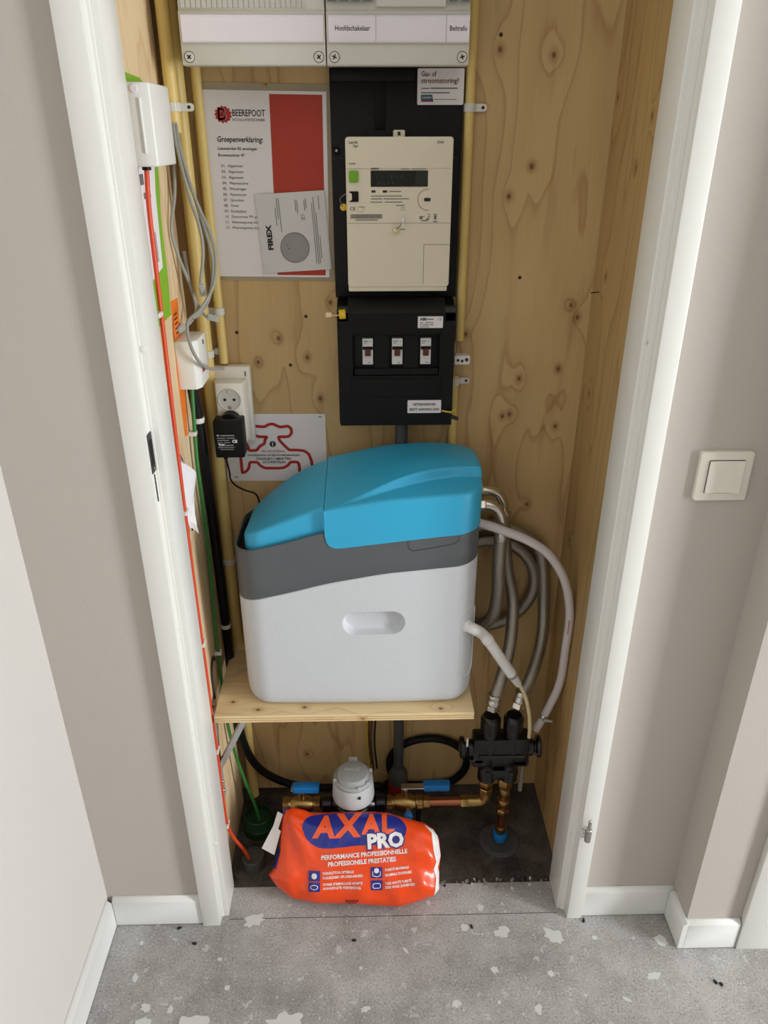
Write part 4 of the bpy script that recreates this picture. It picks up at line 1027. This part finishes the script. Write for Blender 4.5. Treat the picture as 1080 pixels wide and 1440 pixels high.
G().tube(spline([(.305, 1.253, .510), (.318, 1.257, .488), (.332, 1.262, .450), (.342, 1.266, .405), (.347, 1.270, .360), (.348, 1.275, .325), (.348, 1.28, .300)], 8), .0042, 12).obj('thin_tube', 'seal_cream', dh)

# steel braided hoses
def braided_hose(label, elbow, hose, end):
    t = thing('braided_hose', label, 'hose', end, 'steel braided water hoses')
    ep = spline(elbow, 8)
    G().tube(ep, .0102, 18).obj('elbow', 'chrome', t)
    G().lathe(ep[0] + Vector((-.0005, 0, 0)), (1, 0, 0), [(.0125, 0), (.0135, .001), (.0135, .013), (.0125, .0145)], 6).obj('nut', 'chrome', t)
    d = (ep[-1] - ep[-2]).normalized()
    G().lathe(ep[-1] - d * .012, d, [(.0125, 0), (.0138, .002), (.0138, .02), (.0130, .022)], 20).obj('crimp', 'steel', t)
    G().tube(spline(hose, 12), .0136, 20, uv=True).obj('braid', 'braided_steel', t)
    e = Vector(hose[-1]); d = (Vector(end) - e).normalized()
    G().lathe(e - d * .014, d, [(.0140, 0), (.0150, .002), (.0150, .010), (.0142, .0115), (.0150, .013), (.0150, .024), (.0125, .027)], 24).obj('crimp', 'steel', t)
    G().lathe(e + d * .012, d, [(.0135, 0), (.0155, .001), (.0155, .013), (.014, .0145)], 6).obj('nut', 'chrome', t)
    return t
spiral = []
for i in range(0, 13):
    a = 233 - i * 30; r = .088 + .038 * i / 12
    spiral.append((.255 + r * math.cos(R(a)), 1.443 if i < 12 else 1.441, .645 + r * math.sin(R(a))))
tail = []
for a, r, y in ((-157, .131, 1.443), (-190, .135, 1.443), (-225, .139, 1.443), (-262, .141, 1.443), (-300, .140, 1.441), (-330, .139, 1.438)):
    tail.append((.255 + r * math.cos(R(a)), y, .645 + r * math.sin(R(a))))
braided_hose('long braided steel hose coiled beside the softener, front elbow', [(.214, 1.34, .885), (.236, 1.34, .885), (.254, 1.34, .874), (.2635, 1.34, .848), (.264, 1.34, .815)],
             [(.264, 1.34, .815), (.264, 1.34, .74), (.267, 1.343, .68), (.262, 1.352, .615), (.243, 1.375, .575), (.222, 1.41, .562)] + spiral[1:] + tail + [(.391, 1.425, .58), (.382, 1.385, .515), (.354, 1.33, .468), (.326, 1.296, .435)], (.316, 1.287, .395))
braided_hose('shorter braided steel hose from the rear elbow to the left valve port', [(.214, 1.383, .897), (.238, 1.384, .896), (.260, 1.386, .888), (.273, 1.388, .865), (.277, 1.391, .835)],
             [(.277, 1.391, .835), (.284, 1.396, .77), (.295, 1.40, .70), (.312, 1.392, .62), (.303, 1.345, .54), (.281, 1.305, .478), (.267, 1.289, .435)], (.263, 1.285, .395))
ch = thing('clear_hose', 'milky clear overflow hose arching right of the steel hoses', 'hose', (.375, 1.315, .33))
G().tube(spline([(.214, 1.328, .852), (.254, 1.322, .840), (.313, 1.32, .815), (.359, 1.32, .782), (.397, 1.318, .723), (.4165, 1.315, .644), (.4175, 1.315, .552), (.4155, 1.318, .455), (.394, 1.318, .374), (.372, 1.312, .325)], 12), .0092, 18).obj('hose', 'hose_clear', ch)
cl = G().lathe((.390, 1.317, .365), Vector((-.45, -.1, -.88)), [(.0105, 0), (.0112, .001), (.0112, .008), (.0105, .009)], 20).obj('hose_clamp', 'steel', ch)
G().cyl((.384, 1.303, .362), (.404, 1.300, .360), .0042, 10, .0008).obj('clamp_screw', 'steel', cl)
shapes('fine_print', [rect(.4135, .625 - .006 * i, .4165, .625 - .006 * i + .0035) for i in range(6)], lambda u, v: Vector((u, 1.3055, v)), 'red_print', ch)

# ------------------------------------------------------------------ bypass valve
bv = thing('bypass_valve', 'black plastic bypass valve block below the hoses', 'valve', (.29, 1.285, .20))
for x in (.262, .313):
    G().lathe((x, 1.285, .205), (0, 0, 1), [(.017, 0), (.021, .003), (.021, .030), (.0185, .034), (.0185, .055), (.022, .060), (.022, .125), (.0195, .130), (.0195, .150), (.0225, .153), (.0225, .180), (.018, .184), (.0165, .190)], 24).obj('port', 'valve_black', bv)
    for z in (.225, .292):
        G().box((x - .005, 1.2625, z), (x + .005, 1.2645, z + .018), .0008, 1).obj('clip', 'valve_black', bv)
G().lathe((.212, 1.285, .300), (1, 0, 0), [(.016, 0), (.020, .003), (.020, .055), (.018, .058), (.018, .090), (.020, .093), (.020, .148), (.016, .151)], 24).obj('cross_tube', 'valve_black', bv)
G().box((.218, 1.264, .272), (.248, 1.276, .282), .001, 1).obj('lug', 'valve_black', bv)
G().box((.318, 1.264, .266), (.352, 1.276, .276), .001, 1).obj('lug', 'valve_black', bv)
G().box((.224, 1.264, .258), (.352, 1.306, .340), .006, 2).obj('bridge', 'valve_black', bv)
G().box((.236, 1.2605, .288), (.340, 1.266, .296), .001, 1).obj('rib', 'valve_black', bv)
G().box((.250, 1.268, .215), (.325, 1.302, .245), .004, 2).obj('lower_web', 'valve_black', bv)
for x, d in ((.214, -1), (.361, 1)):
    k = G().lathe((x, 1.285, .302), (d, 0, 0), [(.012, 0), (.012, .006), (.024, .008), (.025, .010), (.025, .016), (.022, .018)], 24).obj('knob', 'valve_black', bv)
G().box((.2065, 1.2555, .330), (.2105, 1.262, .352), .001, 1).obj('indicator', 'clip_white', bv)
tg = thing('waste_funnel', 'small cream plastic drain funnel hanging behind the bypass valve', 'funnel', (.345, 1.31, .13))
G().lathe((.352, 1.318, .225), (0, 0, 1), [(.008, 0), (.011, .004), (.017, .030), (.017, .036)], 20).obj('funnel', 'seal_cream', tg)
G().cyl((.352, 1.318, .13), (.352, 1.318, .227), .0052, 14, .0006).obj('spout', 'cable_grey', tg)

# ------------------------------------------------------------------ copper pipework
def nut(p, d, r, h, parent, mat='brass', name='compression_nut', n=6):
    d = Vector(d).normalized(); return G().lathe(Vector(p), d, [(r * .9, 0), (r, h * .12), (r, h * .88), (r * .9, h)], n).obj(name, mat, parent)
YP, ZP = 1.287, .130
cp = thing('copper_pipe', 'copper water pipe from the right ball valve up to the bypass valve', 'pipe', (.19, YP, ZP))
G().cyl((.128, YP, ZP), (.245, YP, ZP), .011, 24).obj('tube', 'copper', cp)
nut((.116, YP, ZP), (1, 0, 0), .0155, .016, cp); nut((.205, YP, ZP), (1, 0, 0), .0158, .018, cp)
G().tube(spline([(.222, YP, ZP), (.246, YP, ZP), (.258, YP, ZP + .006), (.263, YP, ZP + .02), (.263, YP, ZP + .045)], 8), .0142, 18).obj('elbow', 'brass', cp)
nut((.263, YP, .163), (0, 0, 1), .0165, .014, cp); nut((.263, YP, .182), (0, 0, 1), .0175, .022, cp)
cr = thing('riser_pipe', 'copper and brass riser pipe with blue collar standing on the floor', 'pipe', (.307, YP, 0))
G().cyl((.307, YP, .0), (.307, YP, .19), .0105, 24).obj('tube', 'copper', cr)
nut((.307, YP, .176), (0, 0, 1), .0178, .028, cr); nut((.307, YP, .150), (0, 0, 1), .0138, .026, cr, 'brass', 'coupling', 24); nut((.307, YP, .118), (0, 0, 1), .0145, .020, cr, 'brass', 'coupling', 24)
nut((.307, YP, .088), (0, 0, 1), .0158, .020, cr); G().lathe((.307, YP, .030), (0, 0, 1), [(.0125, 0), (.0135, .002), (.0135, .016), (.0125, .018)], 20).obj('coupling', 'brass', cr)
G().lathe((.307, YP, .004), (0, 0, 1), [(.0165, 0), (.0175, .002), (.0175, .022), (.0165, .024)], 24).obj('blue_collar', 'blue_handle', cr)
G().lathe((.307, YP, -.0045), (0, 0, 1), [(.050, 0), (.048, .003), (.040, .005), (.036, .003), (.02, .003)], 36).obj('floor_ring', 'pvc_grey', cr)
def ball_valve(label, x0, x1, hx0, hx1):
    t = thing('ball_valve', label, 'valve', ((x0 + x1) / 2, YP, ZP - .02), 'brass ball valves on the water main')
    xm = (x0 + x1) / 2; L_ = x1 - x0
    G().lathe((x0, YP, ZP), (1, 0, 0), [(.0135, 0), (.0165, .002), (.0165, .016), (.0145, .018), (.0200, L_ / 2 - .014), (.0215, L_ / 2), (.0200, L_ / 2 + .014), (.0145, L_ - .018), (.0165, L_ - .016), (.0165, L_ - .002), (.0135, L_)], 24).obj('body', 'brass', t)
    nut((x0, YP, ZP), (1, 0, 0), .0185, .014, t, name='hexagon'); nut((x1 - .014, YP, ZP), (1, 0, 0), .0185, .014, t, name='hexagon')
    G().cyl((xm, YP, ZP + .016), (xm, YP, ZP + .046), .0075, 16, .001).obj('stem', 'brass', t)
    nut((xm, YP, ZP + .042), (0, 0, 1), .0085, .007, t, 'steel', 'stem_nut')
    lv = G().box((min(xm - .008, hx0 - .004), YP - .0085, ZP + .0495), (hx1 - .01, YP + .0085, ZP + .0525), .0006, 1).obj('lever', 'steel', t)
    G().prism(rrect(hx0, hx1, YP - .0095, YP + .0095, .004, 4), 'xy', ZP + .044, ZP + .062, .0025, 2).obj('grip', 'blue_handle', lv)
    return t
ball_valve('brass ball valve with blue lever left of the water meter', -.213, -.125, -.188, -.126)
bvr = ball_valve('brass ball valve with blue lever right of the water meter', .030, .116, .117, .178)
G().cyl((.080, YP, ZP - .004), (.080, YP - .034, ZP - .004), .006, 14, .0008).obj('drain_tap', 'brass', bvr)
G().lathe((.080, YP - .030, ZP - .004), (0, -1, 0), [(.0085, 0), (.0095, .001), (.0095, .012), (.0085, .013)], 18).obj('drain_cap', 'blue_handle', bvr)
G().box((.100, YP - .002, .001), (.112, YP + .002, ZP - .012), .0005, 1).obj('support', 'black_plastic', bvr)

wm = thing('water_meter', 'round grey capped water meter between the two ball valves', 'meter', (-.047, YP, .09))
G().lathe((-.122, YP, ZP), (1, 0, 0), [(.014, 0), (.020, .002), (.020, .022), (.017, .024), (.026, .040), (.030, .06), (.030, .095), (.026, .112), (.017, .126), (.020, .128), (.020, .149), (.014, .151)], 24).obj('meter_body', 'valve_black', wm)
G().lathe((-.047, YP, .118), (0, 0, 1), [(.040, 0), (.044, .004), (.044, .022), (.040, .026)], 36).obj('lower_ring', 'valve_black', wm)
G().lathe((-.047, YP, .144), (0, 0, 1), [(.0440, .012), (.0480, .015), (.0490, .023), (.0462, .060), (.0455, .064), (.0435, .066)], 48).obj('cup', 'meter_grey', wm)
ld = G().lathe((-.047, YP, .208), (0, 0, 1), [(.0445, 0), (.0452, .002), (.0452, .008), (.042, .012), (.0375, .013), (.0362, .019), (.0340, .0235), (.0300, .0248)], 48).obj('cap', 'meter_grey_dark', wm)
G().prism(rrect(-.058, -.037, YP + .034, YP + .049, .004, 4), 'xy', .214, .229, .002, 2).obj('hinge', 'meter_grey', ld)
for a in (-35, -70, 200, 20):
    G().box((-.047 + .043 * math.cos(R(a)) - .004, YP + .043 * math.sin(R(a)) - .003, .213), (-.047 + .043 * math.cos(R(a)) + .004, YP + .043 * math.sin(R(a)) + .003, .2235), .001, 1).obj('catch', 'meter_grey', ld)
shapes('embossed_mark', [rect(-.047 + a, YP + .002 + b, -.047 + a + w, YP + .002 + b + h) for a, b, w, h in ((-.019, 0, .005, .008), (-.0125, 0, .004, .007), (-.007, .0, .004, .006), (-.001, -.001, .004, .007), (.005, -.002, .012, .002), (.005, .006, .012, .002), (.007, .001, .008, .003))], lambda u, v: Vector((u, v, .2331)), 'meter_grey', ld)
G().box((-.047 + .012, YP - .0485, .193), (-.047 + .018, YP - .0435, .199), .0008, 1).obj('catch', 'ink', wm)

# ------------------------------------------------------------------ drain pipe, supply loop, wires, sleeves
pv = thing('drain_pipe', 'grey plastic pipe with red collar rising behind the water meter', 'pipe', (.064, 1.430, 0))
G().cyl((.064, 1.430, .03), (.064, 1.430, 1.0335), .0128, 24).obj('pipe', 'pvc_grey', pv)
G().lathe((.064, 1.430, .052), (0, 0, 1), [(.0235, 0), (.0235, .028), (.0215, .032), (.0135, .05)], 28).obj('coupling', 'pvc_grey', pv)
G().lathe((.064, 1.430, -.0035), (0, 0, 1), [(.026, 0), (.026, .048), (.0245, .056)], 28).obj('collar', 'red_flange', pv)
bl = thing('black_hose', 'black hose looped against the back wall right of the grey pipe', 'hose', (.14, 1.453, .0))
cir = [(.142 + .100 * math.cos(R(a)), 1.4535, .088 + .083 * math.sin(R(a))) for a in range(215, -56, -15)]
G().tube(spline([(.02, 1.4535, -.002), (.035, 1.4535, .015)] + cir + [(.14, 1.452, .012), (.085, 1.4535, .012)], 6), .0098, 14).obj('hose', 'black_rubber', bl)
for i, (x, m_, y) in enumerate(((-.012, 'yellow_wire', 1.456), (-.002, 'brown_wire', 1.459), (.007, 'black_rubber', 1.455), (-.007, 'brown_wire', 1.461))):
    t = thing('loose_wire', ['yellow wire dangling behind the water meter', 'brown wire dangling behind the water meter, right of the yellow one', 'black wire dangling behind the water meter', 'brown wire dangling behind the water meter, against the plywood'][i], 'wire', (x, y, .03), 'wires hanging behind the water meter')
    G().tube(spline([(x + .004, y, .46), (x + .004 * math.sin(i), y, .30), (x - .003, y, .17), (x + .003, y, .05 + .01 * i)], 8), .0021, 8).obj('wire', m_, t)
gs = thing('floor_sleeve', 'dark green cable sleeve standing in the closet floor corner', 'sleeve', (-.285, 1.338, 0))
G().lathe((-.285, 1.338, -.0035), (0, 0, 1), [(.040, 0), (.040, .020), (.0365, .024), (.0335, .045), (.0305, .047), (.0305, .030), (.004, .029)], 36).obj('sleeve', 'sleeve_green', gs)
gp = thing('floor_sleeve', 'grey capped pipe stub in the floor where the red tube ends', 'sleeve', (-.284, 1.228, 0))
G().lathe((-.284, 1.228, -.0035), (0, 0, 1), [(.0265, 0), (.0265, .034), (.025, .036), (.0235, .030), (.003, .029)], 36).obj('stub', 'pvc_grey', gp)
G().lathe((-.284, 1.226, -.0042), (0, 0, 1), [(.052, 0), (.050, .004), (.040, .0045)], 36).obj('mortar_ring', 'concrete_closet', gp)
fd = struct(G().lathe((.205, 1.352, -.0045), (0, 0, 1), [(.085, 0), (.083, .0012), (.001, .0014)], 48).obj('floor_patch', 'concrete_closet'), 'round dark mortar patch in the closet floor')

# ------------------------------------------------------------------ bag of softener salt
bg = thing('salt_bag', 'orange plastic salt bag with blue and white print lying on the floor', 'bag', (-.05, 1.16, 0))
T_ = R(42); BO = Vector((-.05, 1.125, .035)); BN = Vector((0, -math.cos(T_), math.sin(T_))); BV = Vector((0, math.sin(T_), math.cos(T_)))
OUT = [(-0.1544, 0.1774), (-0.1424, 0.1868), (-0.1097, 0.176), (-0.0933, 0.1681), (-0.0447, 0.1674), (0.0121, 0.1678), (0.0771, 0.1646), (0.1215, 0.1518), (0.1659, 0.1399), (0.1858, 0.1264), (0.1973, 0.1056), (0.2003, 0.0721), (0.1955, 0.0391), (0.1941, 0.0028), (0.1818, -0.0114), (0.1538, -0.02), (0.1062, -0.0325), (0.0668, -0.0294), (-0.012, -0.0235), (-0.0789, -0.0217), (-0.1341, -0.0108), (-0.1662, 0.012), (-0.1867, 0.0376), (-0.1752, 0.0521), (-0.1642, 0.0886), (-0.1613, 0.1333), (-0.1581, 0.1671)]
dense = []
for i in range(len(OUT)):
    a, b = Vector(OUT[i]), Vector(OUT[(i + 1) % len(OUT)]); k = max(1, int((b - a).length / .006))
    for j in range(k): dense.append(a.lerp(b, j / k))
def odist(u, v):
    p = Vector((u, v)); best = 9
    for i in range(len(OUT)):
        a, b = Vector(OUT[i]), Vector(OUT[(i + 1) % len(OUT)]); ab = b - a
        t = max(0, min(1, (p - a).dot(ab) / ab.length_squared)); best = min(best, (a + ab * t - p).length)
    return best
def wrinkle(u, v):
    w = .0045 * noise.noise(Vector((u * 22 + v * 9, v * 20, .3))) + .0026 * noise.noise(Vector((u * 55, v * 34, 2.0)))
    # folds pulled towards the knotted top left corner and along the right end
    r = math.hypot(u + .15, v - .17); an = math.atan2(v - .17, u + .15)
    w += .0085 * math.sin(an * 11) * math.exp(-r * 14)
    w += .0045 * math.sin((v * 95) + u * 40) * sstep(.10, .19, u) + .0028 * math.sin((u * 60) - v * 45 + 4 * noise.noise(Vector((u * 9, v * 9, 5)))) * (1 - sstep(.01, .06, v))
    return w
def bagf(u, v, back=False, off=0.0):
    d = odist(u, v); Rr = .062
    s_ = min(d / Rr, 1); k = math.sqrt(max(0, 1 - (1 - s_) ** 2))
    if back: h = -.046 * k
    else: h = .036 * k + wrinkle(u, v) * min(1, s_ * 2.2) + off
    p = BO + Vector((1, 0, 0)) * u + BV * v + BN * h
    p.z = max(p.z, .0012); p.y = min(p.y, 1.262 if p.z < .09 else 1.236)
    return p
cu_, cv_ = .008, .072
rings = []
m = 22
for back in (True, False):
    seq = range(1, m + 1) if back else range(m - 1, 0, -1)
    for j in seq:
        s_ = (j / m) ** .72; rings.append([bagf(cu_ + (p.x - cu_) * s_, cv_ + (p.y - cv_) * s_, back) for p in dense])
bag = rings_mesh(rings).obj('bag_body', 'bag_orange', bg, smooth=180)
def decal(name, polys, mat, off=.0012, cuts=2, parent=bg, maxl=.006):
    """flat print laid over the crumpled front of the bag"""
    bm = bmesh.new()
    for V, F in polys:
        vv = [bm.verts.new((p[0], p[1], 0)) for p in V]
        for f_ in F:
            try: bm.faces.new([vv[i] for i in f_])
            except ValueError: pass
    bmesh.ops.triangulate(bm, faces=bm.faces)
    for _ in range(6):
        ed = [e for e in bm.edges if e.calc_length() > maxl]
        if not ed: break
        bmesh.ops.subdivide_edges(bm, edges=ed, cuts=1); bmesh.ops.triangulate(bm, faces=bm.faces)
    g = G(); bm.verts.index_update()
    g.add([bagf(v.co.x, v.co.y, False, off) for v in bm.verts], [[v.index for v in f_.verts] for f_ in bm.faces]); bm.free()
    me = bpy.data.meshes.new(name); me.from_pydata([tuple(v) for v in g.v], [], g.f)
    return link(name, me, mat, parent, 180)
def poly(p): return (p, [tuple(range(len(p)))])
def btext(items):
    out = []
    for body, u, v, size, o in items:
        V, F = text2d(body, size, o.get('align', 'LEFT'), o.get('bold', 0), o.get('sx', 1)); c, s_ = math.cos(R(o.get('rot', 0))), math.sin(R(o.get('rot', 0))); sh_ = o.get('shear', 0)
        out.append(([(u + (x + sh_ * y) * c - y * s_, v + (x + sh_ * y) * s_ + y * c) for x, y in V], F))
    return out
ell = [(-0.1098, 0.1363), (-0.1072, 0.1494), (-0.0933, 0.1604), (-0.0528, 0.1645), (0.0121, 0.1648), (0.069, 0.1622), (0.1054, 0.1540), (0.1213, 0.1385), (0.1218, 0.1254), (0.1086, 0.1088), (0.0682, 0.1019), (0.0119, 0.1001), (-0.0522, 0.0951), (-0.0804, 0.1004), (-0.1007, 0.1174)]
ell = [tuple(p) for p in (spline([(x, y, 0) for x, y in ell] + [(ell[0][0], ell[0][1], 0)], 4))][:-1]
decal('blue_oval', [poly([(p[0], p[1]) for p in ell])], 'bag_blue', .0009)
decal('lettering', btext([('A', -.083, .119, .058, dict(bold=.0028, sx=1.1, shear=.12)), ('X', -.034, .119, .062, dict(bold=.0028, sx=1.12, shear=.15, rot=2)), ('A', .026, .1255, .052, dict(bold=.0026, sx=1.02, rot=-2)), ('L', .067, .1255, .051, dict(bold=.0028, sx=1.05))]), 'bag_text_orange', .0017)
decal('lettering', btext([('PRO', .035, .094, .0415, dict(bold=.0042, sx=1.02, rot=2.5))]), 'bag_blue', .0018)
decal('lettering', btext([('PRO', .035, .0945, .0405, dict(bold=.0019, sx=1.04, rot=2.5))]), 'bag_white', .0026)
decal('lettering', btext([('PERFORMANCE PROFESSIONNELLE', -.067, .0725, .0125, dict(bold=.0004, sx=.975, rot=3.2)), ('PROFESSIONELE PRESTATIES', -.052, .0590, .0125, dict(bold=.0004, sx=.955, rot=3.2))]), 'bag_white', .0016)
for q in (rect(-.0947, .0300, -.0690, .0506), rect(-.0945, .0085, -.0688, .0278), rect(.0422, .0335, .0675, .0560), rect(.0424, .0082, .0672, .0290)): decal('icon_panel', [poly(q)], 'bag_blue', .0013)
decal('icon', [poly(disc(-.0818, .0402, .006, 16)), poly(disc(.0548, .0490, .0055, 16))] + [poly(q) for q in stroke(disc(-.0816, .018, .008, 18, .0045), .0014, True) + stroke([(.0465, .0475), (.0465, .039), (.055, .0365), (.063, .039), (.063, .0475)], .0014) + stroke(rounded(rect(.0465, .0125, .063, .0225), .004), .0014, True)], 'bag_white', .0020)
LNS = [((-.063, .0431), .0677, 1.8), ((-.0629, .0339), .0875, 1.8), ((-.0627, .0204), .0865, .9), ((-.0627, .0120), .0825, .3), ((.0736, .0476), .0525, 5), ((.0735, .0373), .059, 5), ((.0733, .0199), .058, 5), ((.0732, .0116), .066, 5)]
TXT = ['DISSOLUTION OPTIMALE', 'DUURZAME OPLOSBAARHEID', 'FORME D\'EMBALLAGE ADAPTÉ', 'AANGEPASTE VERPAKKING', 'PURETÉ MAXIMALE', 'MAXIMALE ZUIVERHEID', 'TRÈS HAUTE PURETÉ', 'ZEER HOGE ZUIVERHEID']
its = []
for (p, w, rot), tx in zip(LNS, TXT):
    V, F = text2d(tx, .0072); wid = max(x for x, y in V); its.append((tx, p[0], p[1], .0072, dict(sx=w / wid, rot=rot, bold=.0002)))
decal('fine_print', btext(its), 'bag_white', .0014)
decal('batch_stamp', [poly(rect(-.0139 + .006 * i, -.0160, -.0095 + .006 * i, -.0125)) for i in range(5)] + [poly(rect(-.012 + .006 * i, -.0205, -.008 + .006 * i, -.0180)) for i in range(4)], 'ink_maroon', .0010)
wr = [(0.1639, 0.1380), (0.1796, 0.1209), (0.1825, 0.0835), (0.1879, 0.0613), (0.1815, 0.0467), (0.1869, 0.0283), (0.1818, -0.0100), (0.1930, 0.0032), (0.1945, 0.0380), (0.1915, 0.0483), (0.1990, 0.0721), (0.1945, 0.1121), (0.1838, 0.1263)]
decal('white_end', [poly(wr)], 'bag_white', .0009, maxl=.004)
decal('blue_corner', [poly([(-.1585, .168), (-.152, .1785), (-.143, .186), (-.136, .182), (-.148, .174), (-.153, .164)])], 'bag_blue', .0012, maxl=.004)
decal('blue_edge', [poly([(-.1632, .0980), (-.1760, .0540), (-.1690, .0520), (-.1602, .0886)])], 'bag_blue', .0010, maxl=.004)
# white folded end flap at the left, with thickness
fl = [(-.168, .171), (-.156, .165), (-.166, .134), (-.160, .1295), (-.1739, .0796), (-.2035, .0929), (-.178, .140)]
g = G(); n = len(fl)
top = [BO + Vector((1, 0, 0)) * u + BV * v + BN * (.010 + .25 * (u + .16)) for u, v in fl]
g.add(top + [p - BN * .0016 for p in top], [tuple(range(n)), tuple(range(2 * n - 1, n - 1, -1))] + [(i, (i + 1) % n, n + (i + 1) % n, n + i) for i in range(n)])
g.obj('end_flap', 'bag_white', bg)

for o in bpy.data.objects:
    if o.name.split('.')[0] in ('fine_print', 'barcode', 'segments', 'symbols'): o['kind'] = 'stuff'
